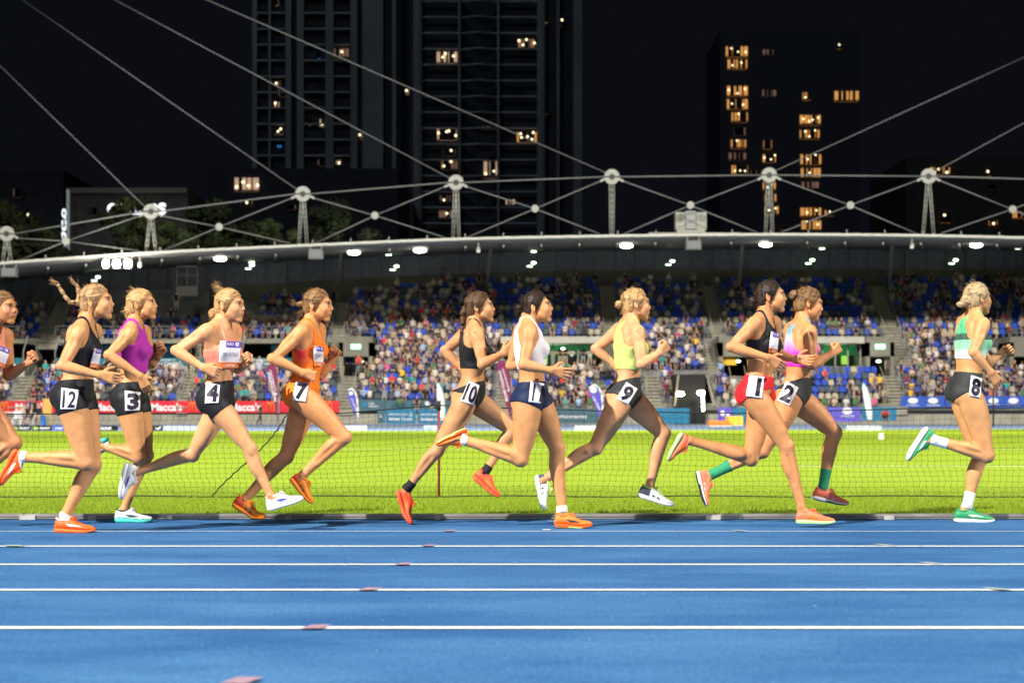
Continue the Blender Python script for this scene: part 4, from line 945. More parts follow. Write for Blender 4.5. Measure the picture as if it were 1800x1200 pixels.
# ------------------------------------------------------------------ ground, track, grass
def XP(px,Y): return (px-900)*Y/F
def ZP(py,Y): return CAM_H+(HZ-py)*Y/F
def track_mat():
    m=bpy.data.materials.new('blue_track'); m.use_nodes=True; t=m.node_tree; b=t.nodes['Principled BSDF']; N=t.nodes.new; L=t.links.new
    tc=N('ShaderNodeTexCoord')
    def noise(scale,detail,st=(1,1,1),rough=.5):
        mp=N('ShaderNodeMapping'); mp.inputs['Scale'].default_value=st; L(tc.outputs['Object'],mp.inputs[0]); n=N('ShaderNodeTexNoise'); n.inputs['Scale'].default_value=scale; n.inputs['Detail'].default_value=detail; n.inputs['Roughness'].default_value=rough; L(mp.outputs[0],n.inputs['Vector']); return n.outputs[0]
    def ramp(src,a,b_,c0,c1):
        r=N('ShaderNodeValToRGB'); r.color_ramp.elements[0].position=a; r.color_ramp.elements[1].position=b_; r.color_ramp.elements[0].color=(*c0,1); r.color_ramp.elements[1].color=(*c1,1); L(src,r.inputs[0]); return r.outputs[0]
    def mix(a,b_,f,mode='MIX'):
        x=N('ShaderNodeMix'); x.data_type='RGBA'; x.blend_type=mode; x.inputs[0].default_value=f if not hasattr(f,'links') else 1
        if hasattr(f,'links'): L(f,x.inputs[0])
        L(a,x.inputs[6]); L(b_,x.inputs[7]); return x.outputs[2]
    stain=ramp(noise(1.1,5,(.6,1.3,1),.62),.36,.66,(.027,.105,.270),(.056,.168,.352))
    blot=ramp(noise(3.2,5,(.6,1.3,1),.7),.33,.68,(.86,.89,.92),(1.08,1.06,1.05))
    gran=ramp(noise(190,3,(1,1,1),.8),.32,.70,(.45,.52,.62),(1.6,1.5,1.4))
    fine=ramp(noise(70,5,(1,1,1),.85),.32,.68,(.66,.70,.76),(1.36,1.30,1.24))
    wear=ramp(noise(26,5,(2.4,.55,1),.8),.32,.68,(.68,.72,.78),(1.34,1.28,1.22))
    c=mix(stain,blot,1,'MULTIPLY'); c=mix(c,wear,.9,'MULTIPLY'); c=mix(c,gran,.8,'MULTIPLY'); c=mix(c,fine,.8,'MULTIPLY')
    spk=ramp(noise(34,2,(1,.45,1),.5),.735,.775,(0,0,0),(1,1,1)); pale=N('ShaderNodeRGB'); pale.outputs[0].default_value=(.20,.34,.52,1)
    sc2=ramp(noise(9,6,(.5,1.8,1),.8),.66,.80,(0,0,0),(.55,.55,.55))
    c=mix(c,pale.outputs[0],spk); c=mix(c,pale.outputs[0],sc2)
    L(c,b.inputs['Base Color']); b.inputs['Specular IOR Level'].default_value=.12
    rr=N('ShaderNodeMapRange'); rr.inputs[3].default_value=.72; rr.inputs[4].default_value=.9; L(noise(1.1,5,(.6,1.3,1),.62),rr.inputs[0]); L(rr.outputs[0],b.inputs['Roughness'])
    bp=N('ShaderNodeBump'); bp.inputs['Strength'].default_value=.55; bp.inputs['Distance'].default_value=.004; L(noise(420,3,(1,1,1),.7),bp.inputs['Height']); L(bp.outputs[0],b.inputs['Normal'])
    return m
TR=track_mat()
def grass_mat(name,near):
    m=bpy.data.materials.new(name); m.use_nodes=True; t=m.node_tree; b=t.nodes['Principled BSDF']; N=t.nodes.new; L=t.links.new
    tc=N('ShaderNodeTexCoord')
    def noise(scale,detail,st=(1,1,1)):
        mp=N('ShaderNodeMapping'); mp.inputs['Scale'].default_value=st; L(tc.outputs['Object'],mp.inputs[0]); n=N('ShaderNodeTexNoise'); n.inputs['Scale'].default_value=scale; n.inputs['Detail'].default_value=detail; n.inputs['Roughness'].default_value=.65; L(mp.outputs[0],n.inputs['Vector']); return n.outputs[0]
    def ramp(src,a,b_,c0,c1):
        r=N('ShaderNodeValToRGB'); r.color_ramp.elements[0].position=a; r.color_ramp.elements[1].position=b_; r.color_ramp.elements[0].color=(*c0,1); r.color_ramp.elements[1].color=(*c1,1); L(src,r.inputs[0]); return r.outputs[0]
    a=ramp(noise(.5,6,(.5,1,1)),.3,.7,(.150,.222,.009),(.198,.275,.013)); g=ramp(noise(38,5),.28,.72,(.55,.62,.5),(1.35,1.3,1.3))
    x=N('ShaderNodeMix'); x.data_type='RGBA'; x.blend_type='MULTIPLY'; x.inputs[0].default_value=.85; L(a,x.inputs[6]); L(g,x.inputs[7]); L(x.outputs[2],b.inputs['Base Color'])
    b.inputs['Roughness'].default_value=.8; b.inputs['Specular IOR Level'].default_value=.15
    bp=N('ShaderNodeBump'); bp.inputs['Strength'].default_value=.7; bp.inputs['Distance'].default_value=.03; L(noise(60,5),bp.inputs['Height']); L(bp.outputs[0],b.inputs['Normal'])
    return m
GR=grass_mat('turf',True)
g=MB(); g.quad((-900,-200,-.03),(900,-200,-.03),(900,1500,-.03),(-900,1500,-.03)); tag(g.build('ground',mat('dark_ground',(.03,.032,.03),.9,.1,.05,.3)),kind='structure')
g=MB(); g.quad((-70,-8,0),(70,-8,0),(70,12.06,0),(-70,12.06,0)); tag(g.build('running_track',TR),kind='structure')
LINE=mat('track_line_paint',(.78,.80,.80),.6,.3,30,.12,.2,300); REDP=mat('orange_track_paint',(.34,.22,.28),.6,.3,60,.35); CREAM=mat('cream_track_paint',(.34,.38,.36),.6,.3,60,.35)
LY=[10.735,9.51,8.345,7.13,5.857,4.5]
for y in LY:
    g=MB(); wd=.028 if y<10 else .011
    n=60
    for i in range(n): g.quad((-20+40*i/n,y-wd,.004),(-20+40*(i+1)/n,y-wd,.004),(-20+40*(i+1)/n,y+wd,.004),(-20+40*i/n,y+wd,.004))
    tag(g.build('lane_line',LINE),kind='structure')
def mark(px,py,wpx,hm,m,sl=.0):
    Y=(2190)/(py-730); x=XP(px,Y); w_=wpx*Y/F/2
    g=MB(); g.add([(x-w_-sl,Y-hm,.008),(x+w_-sl,Y-hm,.008),(x+w_+sl,Y+hm,.008),(x-w_+sl,Y+hm,.008)],[(0,1,2,3)]); tag(g.build('lane_marking',m),kind='structure')
for px,py,w_ in((790,934,20),(755,960,24),(710,992.5,26),(650,1037,34),(556,1104,44),(425,1199,60)): mark(px,py,w_*.8,.055,REDP,.014)
for px,py,w_ in((1300,934,20),(1555,959,24),(1636,991,24),(1752,1037,30),(25,960.5,44)): mark(px,py,w_*.7,.05,CREAM,-.03)
mark(961,932.2,15,.022,LINE,.004); mark(972,917.2,16,.016,LINE,.003)
# infield
def far_edge(x): return 80.5+max(0,(x+5))*.35
g=MB(); n=40; xs=[-110+220*i/n for i in range(n+1)]
for a,b in zip(xs,xs[1:]): g.quad((a,12.08,.006),(b,12.08,.006),(b,far_edge(b),.006),(a,far_edge(a),.006))
tag(g.build('grass_field',GR),kind='structure')
FT=mat('far_track_surface',(.19,.25,.37),.7,.2,2,.12); PV=mat('concrete_paving',(.42,.40,.36),.85,.1,.6,.15)
g=MB()
for a,b in zip(xs,xs[1:]): g.quad((a,far_edge(a),.003),(b,far_edge(b),.003),(b,141.9,.003),(a,141.9,.003))
tag(g.build('far_track',FT),kind='structure')
WL=mat('field_line_paint',(.62,.72,.45),.8)
for y,x0,x1 in((36.5,-20,20),(57,-30,30),(24.2,4,7.5)):
    g=MB(); g.quad((x0,y-.05,.011),(x1,y-.05,.011),(x1,y+.05,.011),(x0,y+.05,.011)); tag(g.build('field_line',WL),kind='structure')
# turf blades near the kerb, where single blades can still be made out
r2=np.random.default_rng(5); nb=42000
yy=12.10+ (r2.random(nb)**1.7)*5.2; xx=(r2.random(nb)*2-1)*(.32*yy+.3); hh_=.016+.020*r2.random(nb); an=r2.random(nb)*6.28; ln=(r2.random(nb)-.5)*.03; ln2=(r2.random(nb)-.5)*.03; wd=.0022+.0015*r2.random(nb)
V=np.zeros((nb,3,3)); V[:,0]=np.stack([xx-wd*np.cos(an),yy-wd*np.sin(an),np.full(nb,.004)],1); V[:,1]=np.stack([xx+wd*np.cos(an),yy+wd*np.sin(an),np.full(nb,.004)],1); V[:,2]=np.stack([xx+ln,yy+ln2,hh_],1)
c=np.array([(.155,.245,.010)])*(.55+.9*r2.random((nb,1))); c[:,0]*=.85+.4*r2.random(nb)
me=np_mesh('grass',V.reshape(-1,3),np.arange(nb*3).reshape(-1,3),[mat('grass_blade',(.2,.34,.02),.7,.2,vc='Col')],np.repeat(c,3,0),smooth=False)
tag(link('grass',me),kind='stuff')
# aluminium kerb rail along the inside of the track
AL=mat('aluminium_rail',(.30,.28,.26),.45,.5,3,.3,.1,60,metal=.35,stretch=(1,8,8)); ALD=mat('rail_slot',(.10,.10,.10),.6)
g=MB()
xs_=[-9.2,-3.42,-.53,1.43,2.62,5.2,9.2]
for a,b in zip(xs_,xs_[1:]):
    g.box(a+.006,b-.006,11.95,12.00,.008,.042)
kb=g.build('kerb',AL); tag(kb,kind='structure')
g=MB()
for a,b in zip(xs_,xs_[1:]): g.box(a+.006,b-.006,11.946,11.9495,.020,.024)
g.build('slot',ALD,kb)
g=MB()
for px,w_ in((52,28),(508,12),(770,10),(1252,26),(1560,18),(165,14)):
    x=XP(px,12.0); ww=w_*.004/2; g.box(x-ww,x+ww,11.938,11.9455,.002,.034)
g.build('bracket',mat('rail_bracket',(.40,.38,.36),.5,.4),kb)
# barrier net
NETM=mat('black_net',(.012,.014,.014),.7); 
YN=15.1
tops=[(-60,727),(200,727.5),(500,727),(570,728),(600,726),(771,712),(900,717),(1100,723),(1300,726),(1560,719),(1746,713),(1900,710)]
def topz(px): return ZP(np.interp(px,[t[0] for t in tops],[t[1] for t in tops]),YN)
root=empty('barrier_net',(0,YN,0)); tag(root,'low black mesh barrier net along the grass behind the runners','net')
nb_=MB(); cols=172; rows=16; rr=random.Random(2)
NP=[]
for i in range(cols+1):
    col_=[]
    for j in range(rows+1):
        px=-50+1900*i/cols; x=XP(px,YN); zt=topz(px); f=j/rows
        wob=.010*math.sin(i*.21+j*.5)+.006*math.sin(i*.07+j*1.3)
        z=zt*(1-f)+.012*f - .020*math.sin(math.pi*f)*(.6+.6*math.sin(i*.045))
        col_.append(Vector((x+(.009 if j%2 else -.004)+wob*1.1-.10*math.sin(math.pi*f)*.5*math.sin(i*.05), YN+.05*math.sin(i*.06+f*2)*math.sin(math.pi*f), z+wob*.4)))
    NP.append(col_)
for i in range(cols+1):
    for j in range(rows):
        nb_.tube(NP[i][j],NP[i][j+1],.0013,n=3,caps=False)
        if i<cols and j>0:
            a,b=NP[i][j],NP[i+1][j]; m_=(a+b)/2-Vector((0,0,.006)); nb_.tube(a,m_,.0012,n=3,caps=False); nb_.tube(m_,b,.0012,n=3,caps=False)
nb_.build('netting',NETM,root)
g=MB(); g.path([Vector((XP(p[0],YN),YN,ZP(p[1],YN))) for p in tops],.0052,6); g.build('top_cord',NETM,root,True)
g=MB(); g.path([Vector((-9+18*i/60,YN,.016+.006*math.sin(i*1.1))) for i in range(61)],.0055,6); g.build('bottom_cord',NETM,root,True)
g=MB(); pts=[]
for i in range(41):
    f=i/40; pts.append(Vector((XP(505-125*f+8*math.sin(f*5),YN)+.006*math.sin(i*1.9),YN-.01,topz(500)*(1-f)+.012*f)))
g.path(pts,.0062,5); g.build('end_rope',NETM,root,True)
g=MB(); x=XP(771.5,YN); g.tube((x,YN,-.05),(x,YN,.83),.011,n=10); g.build('post',mat('red_post',(.22,.02,.03),.5),root,True)
g=MB(); g.tube((x,YN,.775),(x,YN,.86),.017,n=8); g.tube((x-.01,YN-.01,.80),(x-.05,YN-.01,.80),.006,n=6); g.build('post_clip',NETM,root,True)
g=MB(); x=XP(1746,108); g.tube((x,108,0),(x,108,ZP(652,108)),.05,n=8); g.tube((x,108,ZP(652,108)),(x,108,ZP(646,108)),.12,n=8); tag(g.build('pole',NETM,None,True),'thin dark pole standing on the far track beside the leading runner','pole')
g=MB(); x=XP(1549,52); g.box(x-.07,x+.07,51.95,52.05,0,.11); g.box(x-.06,x+.06,51.96,52.04,.11,.20); o=g.build('field_marker',mat('white_plastic',(.8,.8,.8),.5)); tag(o,'small white marker box standing alone on the grass left of runner 8','marker')
# ------------------------------------------------------------------ grandstand
CON=mat('stand_concrete',(.20,.19,.15),.85,.15,.5,.22,.2,8); CON2=mat('stair_concrete',(.30,.28,.22),.85,.15,1,.18,.2,8); CONW=mat('white_painted_concrete',(.42,.40,.34),.8,.15,.6,.12)
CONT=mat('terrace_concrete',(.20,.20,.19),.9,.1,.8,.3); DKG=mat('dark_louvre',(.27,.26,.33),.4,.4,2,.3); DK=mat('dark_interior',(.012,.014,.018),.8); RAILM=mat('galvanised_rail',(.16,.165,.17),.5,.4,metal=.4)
WHS=mat('white_steel',(.27,.27,.235),.5,.4,3,.10); ROOFM=mat('roof_sheet',(.26,.25,.225),.6,.3,.4,.12); TEAL=mat('teal_banner',(.02,.14,.17),.6); TEALB=mat('blue_teal_banner',(.02,.17,.30),.6,.3,3,.15)
RED=mat('red_banner',(.62,.02,.035),.6,.3,2,.12); WPR=mat('white_print',(.78,.78,.78),.6); YEL=mat('yellow_print',(.85,.32,.03),.6); BLUEB=mat('blue_banner',(.03,.09,.42),.6,.3,2,.15); PURB=mat('purple_banner',(.12,.10,.50),.6,.3,2,.15); GREYB=mat('grey_teal_banner',(.06,.12,.15),.7,.3,2,.2)
MAR=mat('maroon_flag',(.17,.025,.07),.7,.2,3,.15); WFL=mat('white_flag',(.72,.76,.66),.7,.2,3,.1); PFL=mat('purple_flag',(.10,.08,.42),.7,.2,3,.1); BLK=mat('black_board',(.006,.006,.007),.6)
def em(n,c,s): return mat(n,c,.5,.2,emit=c,estr=s)
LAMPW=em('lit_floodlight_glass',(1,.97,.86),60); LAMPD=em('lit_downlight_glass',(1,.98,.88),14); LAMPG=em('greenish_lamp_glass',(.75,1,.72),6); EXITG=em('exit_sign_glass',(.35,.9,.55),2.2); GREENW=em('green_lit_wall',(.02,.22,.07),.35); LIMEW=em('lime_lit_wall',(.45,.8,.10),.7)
NR=20
def RY(i): return 142+.9*i
def RZ(i): return 1.75+.58*i
def X5(px): return XP(px,146.5)
GS=empty('grandstand',(0,142,0)); tag(GS,'long concrete grandstand under a white cable roof across the far side','grandstand')
BOX=[(-140,42),(98,330),(352,572)]; VOM=[(596,655),(1264,1330),(1522,1572),(1775,1850)]; LOU=[(880,1065),(1425,1520)]
BOOTH=(1183,1247)
AIS_U=[(44,76),(330,350),(572,596),(1066,1092),(1262,1282),(1576,1606)]      # stairs of rows 10 and up (pixels at row 5 depth)
AIS_M=[(44,98),(330,352),(572,596),(1066,1092),(1245,1264),(1576,1606)]       # rows 5-9
AIS_L=[(44,70),(330,348),(606,630),(874,896),(1130,1155),(1278,1306),(1542,1572)]  # rows 0-4
def inx(x,lst,pad=0):
    return any(X5(a)-pad<x<X5(b)+pad for a,b in lst)
def back_row(px):   # highest row in use
    return int(np.interp(px,[-100,40,41,98,99,325,326,428,429,600,760,900],[14,15,16,16,12,12,12,12,16,17,19,19]))
XA,XB=X5(-200),X5(2000)
def strip(mb,lst,r0,r1):
    for a,b in lst:
        for i in range(r0,r1+1):
            mb.box(a,b,RY(i),RY(r1)+.9,RZ(i)-.58 if i>r0 else RZ(r0)-.58,RZ(i))
def complement(lst):
    out=[];x=XA
    for a,b in sorted(lst):
        a,b=X5(a),X5(b)
        if a>x: out.append((x,a))
        x=max(x,b)
    out.append((x,XB)); return out
t=MB()
lowseg=complement(AIS_L+[BOOTH])
for a,b in lowseg:
    for i in range(0,5): t.box(a,b,RY(i),147.4,RZ(i)-.58,RZ(i)-.002*i)
midseg=complement(AIS_M+BOX+VOM+LOU)
for a,b in midseg:
    for i in range(5,10): t.box(a,b,RY(i),151.9,RZ(i)-.58,RZ(i))
upseg=complement(AIS_U)
for a,b in upseg:
    mid=((a+b)/2)/146.5*F+900; top=back_row(mid)
    for i in range(10,top+1): t.box(a,b,RY(i),RY(top)+.9,RZ(i)-.58,RZ(i))
t.build('terrace',CONT,GS)
# stairs
for lst,r0,r1 in((AIS_L,0,4),(AIS_M,5,9),(AIS_U,10,19)):
    for a,b in lst:
        if lst is AIS_M and b-a>45: continue
        s_=MB(); a_,b_=X5(a),X5(b); top=r1 if r1<19 else max(12,back_row((a+b)/2))
        for i in range(r0,top+1):
            for h in range(2):
                y_=RY(i)-.45+.45*h; z_=RZ(i)-.58+.29*h
                s_.box(a_,b_,y_,y_+.5,z_-.4,z_+.19); s_.box(a_,b_,y_-.15,y_+.45,z_+.192,z_+.29)
        for xx in(a_+.04,b_-.04):
            s_.bar((xx,RY(r0),RZ(r0)+.85),(xx,RY(top),RZ(top)+.85),.05,.05)
        s_.build('staircase',CON2,GS)
# front wall with dark gap above
f=MB(); f.box(XA,XB,141.72,142.0,0,.86); f.build('front_wall',CON2,GS)
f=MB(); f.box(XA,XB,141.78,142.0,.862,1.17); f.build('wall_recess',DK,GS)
f=MB(); f.box(XA,XB,141.70,142.0,1.172,1.75-.004); f.build('wall_coping',CON,GS)
# corporate boxes of the left side
def rail(mb,x0,x1,y,z0,h,n=None):
    mb.tube((x0,y,z0+h),(x1,y,z0+h),.035,n=6); mb.tube((x0,y,z0+h*.55),(x1,y,z0+h*.55),.02,n=5)
    n=n or max(2,int(abs(x1-x0)/1.5))
    for i in range(n+1):
        x=x0+(x1-x0)*i/n; mb.tube((x,y,z0),(x,y,z0+h),.022,n=5)
zb=ZP(652,146.5); zt=ZP(588,146.5)
for a,b in BOX:
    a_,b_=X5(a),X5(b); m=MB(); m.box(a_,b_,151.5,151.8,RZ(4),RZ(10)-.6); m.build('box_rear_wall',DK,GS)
    m=MB(); m.box(a_,b_,146.62,152.7,RZ(10)-.62,RZ(10)-.30); m.build('box_canopy_slab',CON,GS)
    m=MB(); m.box(a_,b_,146.5,146.7,zb-.9,zb+.45); m.build('box_parapet',CONW,GS)
    m=MB(); m.box(a_,b_,146.42,146.50,zb+.47,zb+1.12); bn=m.build('parapet_banner',TEAL,GS)
    n=max(1,int((b_-a_)/3.5))
    for i in range(n):
        m=MB(); c=a_+(b_-a_)*(i+.5)/n; w_=(b_-a_)/n*.42
        lay_text(m,'sydneyolympicpark O',c-w_,c+w_*.9,zb+.86,zb+1.05,146.41,.01); lay_text(m,'Athletic Centre',c-w_,c+w_*.7,zb+.52,zb+.82,146.41,.01); m.build('banner_lettering',WPR,bn)
    for i in range(n*1+1):
        x=a_+(b_-a_)*i/n; m=MB(); m.path([(x,146.4,zb+.5),(x+.02,146.2,zb+1.6),(x+.32,146.5,zt-.1)],.05,6); m.build('raking_post',WHS,GS)
    m=MB(); rail(m,a_,b_,146.35,zt-.05,.75); m.build('balcony_rail',RAILM,GS)
    m=MB(); k=int((b_-a_)/2.4)
    rr=random.Random(int(a+500))
    for i in range(k):
        x=a_+2.4*i+.6
        if rr.random()<.55:
            m=MB(); m.box(x,x+1.5,151.35,151.42,zb+1.3,zb+2.5)
            m.build('box_window',mat('dim_blue_glass',(.02,.06,.10),.2,.5,emit=(.02,.10,.16),estr=.35),GS)
# tunnels
for q,(a,b) in enumerate(VOM):
    a_,b_=X5(a),X5(b); m=MB(); m.box(a_,a_+.35,146.5,152.5,RZ(4),RZ(10)-.55); m.box(b_-.35,b_,146.5,152.5,RZ(4),RZ(10)-.55); m.box(a_,b_,146.5,152.7,RZ(10)-1.75,RZ(10)-.05); m.build('tunnel_portal',CON,GS)
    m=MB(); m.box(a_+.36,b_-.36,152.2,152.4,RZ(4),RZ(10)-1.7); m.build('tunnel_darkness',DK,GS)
    m=MB(); m.box((a_+b_)/2-.42,(a_+b_)/2+.42,146.42,146.49,RZ(10)-1.12,RZ(10)-.72); s_=m.build('exit_sign',EXITG,GS)
    m=MB(); lay_text(m,'EXIT',(a_+b_)/2-.36,(a_+b_)/2+.36,RZ(10)-1.06,RZ(10)-.78,146.41,.02); m.build('exit_lettering',WPR,s_)
    m=MB(); m.ball(((a_+b_)/2+.3,148.5,RZ(10)-2.1),.22,8,(1,.6,.5)); m.build('tunnel_lamp',LAMPG,GS)
    if q==1:
        m=MB(); x=X5(1277); m.box(x-.3,x+.9,147,147.08,RZ(4)+1.0,RZ(4)+2.4); m.build('yellow_notice',mat('yellow_notice',(.75,.45,.03),.6),GS)
# lounges
for a,b in LOU:
    a_,b_=X5(a),X5(b); m=MB(); m.box(a_,b_,146.5,152.6,RZ(10)-.62,RZ(10)-.04); m.build('lounge_fascia',CONW,GS)
    m=MB(); m.box(a_,b_,151.2,151.4,RZ(4)+1.0,RZ(10)-.62); m.build('lounge_back_wall',mat('lounge_wall',(.02,.05,.04),.6),GS)
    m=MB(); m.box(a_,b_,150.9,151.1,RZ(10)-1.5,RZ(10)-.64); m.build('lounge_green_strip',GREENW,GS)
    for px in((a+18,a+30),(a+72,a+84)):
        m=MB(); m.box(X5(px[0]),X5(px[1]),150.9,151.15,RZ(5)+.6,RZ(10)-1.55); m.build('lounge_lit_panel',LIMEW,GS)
    for i in range(5):
        x=a_+.15+(b_-a_-.3)*i/4; m=MB(); m.tube((x,147.6,RZ(4)),(x,147.6,RZ(10)-.6),.07,n=6); m.build('lounge_post',WHS,GS)
    m=MB(); m.box(a_,b_,147,152.4,RZ(4)-.3,RZ(4)+.9); m.build('lounge_floor',CON,GS)
    m=MB(); m.ball(((a_*.4+b_*.6),149,RZ(10)-1.0),.2,8,(1,.6,.5)); m.build('lounge_lamp',LAMPG,GS)
for a,b in VOM+LOU:
    m=MB(); rail(m,X5(a),X5(b),146.4,RZ(10)-.1,.7); m.build('balcony_rail',RAILM,GS)
# walls and camera platform on the left
a_,b_=X5(98),X5(326); m=MB(); m.box(a_,b_,RY(13),160,RZ(12),RZ(12)+1.2); m.box(a_,b_,158,163,RZ(13),ZP(512,160)); m.build('platform_wall',CONT,GS)
a_,b_=XP(428,155),XP(562,155)
m=MB(); m.box(XP(356,158),XP(428,158),RY(13),RY(14),RZ(12),RZ(14)); m.box(XP(425,154),XP(565,154),RY(12)+.05,RY(13),RZ(12),RZ(13)+.45); m.build('mid_parapet',CON,GS)
m=MB(); rail(m,XP(430,153),XP(565,153),RY(12)+.0,RZ(13)+.45,.4); m.build('balcony_rail',RAILM,GS)
m=MB(); x0,x1=XP(311,156),XP(347,156)
for x in(x0,x1): m.box(x-.05,x+.05,155.9,156.1,ZP(520,156),ZP(468,156))
m.box(x0,x1,155.9,156.1,ZP(470,156),ZP(468,156)+.05); m.box(x0,x1,155.9,156.1,ZP(484,156)-.05,ZP(484,156)+.05); m.box(x0,x1,155.85,156.1,ZP(521,156),ZP(503,156)); m.box((x0+x1)/2-.04,(x0+x1)/2+.04,155.92,156.08,ZP(503,156),ZP(468,156)); m.build('camera_cabin_frame',CONW,GS)
# back wall: parapet and louvred glazing following the roof
gt=[(-200,512),(0,497),(130,483),(260,472),(430,462),(600,455),(800,447),(1000,441),(1400,438),(1800,441),(2000,444)]
gb=[(-200,560),(0,545),(130,530),(260,517),(430,501),(600,491),(800,481),(1000,476),(1400,474),(1800,475),(2000,477)]
re_=[(-200,476),(12,459),(265,441),(532,429),(802,417),(1075,412),(1352,409),(1632,411),(1860,417),(2000,422)]
ip=lambda tb,px: float(np.interp(px,[q[0] for q in tb],[q[1] for q in tb]))
def spl(tb,px):   # smooth version
    return sum(ip(tb,px+d)*w_ for d,w_ in((-120,.15),(-60,.2),(0,.3),(60,.2),(120,.15)))
YB=163.0; YF=140.0
pxs=list(range(-180,1981,36))
m=MB(); p2=MB()
for a,b in zip(pxs,pxs[1:]):
    m.quad((XP(a,YB),YB,ZP(spl(gb,a),YB)),(XP(b,YB),YB,ZP(spl(gb,b),YB)),(XP(b,YB),YB,ZP(spl(gt,b),YB)+.6),(XP(a,YB),YB,ZP(spl(gt,a),YB)+.6))
    for k in range(1,9):
        f0=k/9; za=ZP(spl(gb,a)*(1-f0)+spl(gt,a)*f0,YB); zb_=ZP(spl(gb,b)*(1-f0)+spl(gt,b)*f0,YB); p2.bar((XP(a,YB),YB-.12,za),(XP(b,YB),YB-.12,zb_),.10,.05)
lou=m.build('louvre_wall',DKG,GS); p2.build('louvre_blade',mat('louvre_blade',(.31,.30,.37),.5),lou)
m=MB()
for a,b in zip(pxs,pxs[1:]):
    za,zb_=ZP(spl(gb,a),162.6),ZP(spl(gb,b),162.6); xa,xb=XP(a,162.6),XP(b,162.6)
    m.add([(xa,162.4,za-5.5),(xb,162.4,zb_-5.5),(xb,162.4,zb_),(xa,162.4,za),(xa,162.9,za),(xb,162.9,zb_)],[(0,1,2,3),(3,2,5,4)])
m.build('rear_parapet',CON,GS)
k=0
for px in np.arange(-150,1960,34.2):
    Y=162.3; m=MB(); r=.11 if k%8==3 else .05; m.box(XP(px,Y)-r,XP(px,Y)+r,Y-r,Y+r,ZP(spl(gb,px),Y),ZP(spl(gt,px),Y)+.3); m.build('mullion',RAILM if r<.1 else WHS,GS); k+=1
# roof: sheet with a rounded leading edge
def arc(px): return spl(re_,px)
m=MB(); up=[];un=[]
for px in pxs:
    x=XP(px,YF); zt_=ZP(arc(px),YF); zb_=ZP(spl(gt,px),YB)+.05; xb=XP(px,YB)
    up.append([(x,YF+.3,zt_),(x,YF+.0,zt_-.10),(x,YF-.06,zt_-.26),(x,YF+.10,zt_-.40),(x,YF+.45,zt_-.46),(x,YF+1.6,zt_-.42),(xb,YB,zb_),(xb,YB+1,zb_+.9),(xb,YB,zb_+1.0),(x,YF+1.5,zt_+.05)])
V=[p for r in up for p in r]; n=10; Fq=[(i*n+j,(i+1)*n+j,(i+1)*n+(j+1)%n,i*n+(j+1)%n) for i in range(len(up)-1) for j in range(n)]
m.add(V,Fq); rf=m.build('roof',ROOFM,GS,False)
m=MB()
for a,b in zip(pxs,pxs[1:]): m.tube((XP(a,YF),YF-.10,ZP(arc(a),YF)-.16),(XP(b,YF),YF-.10,ZP(arc(b),YF)-.14),.14,n=10,caps=False)
m.build('roof_edge_tube',mat('pale_edge_steel',(.46,.455,.40),.5,.4,2,.1),rf,True)
for px in list(range(-120,1950,67)):
    m=MB(); x,xb=XP(px,YF),XP(px,YB); m.bar((x,YF+.6,ZP(arc(px),YF)-.70),(xb,YB-.2,ZP(spl(gt,px),YB)-.08),.12,.22); m.build('roof_rib',WHS,rf)
    m=MB(); m.tube((x,YF-.1,ZP(arc(px),YF)),(x,YF-.1,ZP(arc(px),YF)+.28),.05,n=5); m.build('edge_pin',WHS,rf)
for px in(590,855,1300,1565,-10):  # raking columns at the back
    m=MB(); m.bar((XP(px,158),158.5,ZP(505,158)),(XP(px+8,150),151,ZP(spl(gt,px),156)+.2),.25,.3); m.build('raking_column',WHS,GS)
# masts, discs and cables over the roof
MP=[(12,411,7),(265.5,372,8),(532.5,341,7),(801.5,321,5),(1075.5,311,1.5),(1352,308,6),(1632,310,9),(1915,318,10)]
YM=140.6; rT=.63
def mp(px,py): return Vector((XP(px,YM),YM,ZP(py,YM)))
tops_=[]
for px,py,sp_ in MP:
    c=mp(px,py); bz=ZP(arc(px),YM)+.05; tops_.append(c)
    m=MB()
    for sg in(-1,1):
        if sp_<3 and sg==1: pass
        xb=c.x+sg*sp_*.0469; a=Vector((c.x+sg*.10,YM,c.z-.6)); b=Vector((xb,YM,bz))
        off=Vector((.095,0,0))
        m.tube(a-off,b-off,.038,n=6); m.tube(a+off,b+off,.038,n=6)
        k=int((a-b).length/.42)
        for i in range(k+1): q=a.lerp(b,i/k); m.tube(q-off,q+off,.03,n=5)
        m.tube(b,b-Vector((0,0,.25)),.10,n=8)
    ms=m.build('mast',WHS,GS,True)
    # annular plate
    m=MB(); n=28
    vs=[];fs=[]
    for y in(-.09,.09):
        for r in(.24,rT):
            for i in range(n): t_=2*math.pi*i/n; vs.append((c.x+r*math.cos(t_),YM+y,c.z+r*math.sin(t_)))
    for i in range(n):
        j=(i+1)%n
        fs+=[(i,j,n+j,n+i),(2*n+i,3*n+i,3*n+j,2*n+j),(n+i,n+j,3*n+j,3*n+i),(i,2*n+i,2*n+j,j)]
    m.add(vs,fs); m.build('ring_plate',WHS,ms)
    m=MB(); m.tube((c.x,YM-.16,c.z),(c.x,YM+.16,c.z),.23,n=14); m.box(c.x-.62,c.x+.62,YM-.13,YM-.095,c.z-.05,c.z+.05); m.build('hub_pin',mat('dark_hub',(.03,.03,.03),.5),ms)
    for sg in(-1,1):
        m=MB(); m.bar(c+Vector((sg*.50,0,-.12)),c+Vector((sg*.95,0,-.38)),.14,.18); m.build('clevis',WHS,ms)
nodes=[(116,424),(385.5,399),(659,379),(940.5,367),(1213.5,361),(1494.5,361),(1779.5,368)]
bases=[Vector((XP(p[0],YM),YM,ZP(arc(p[0]),YM)+.15)) for p in MP]
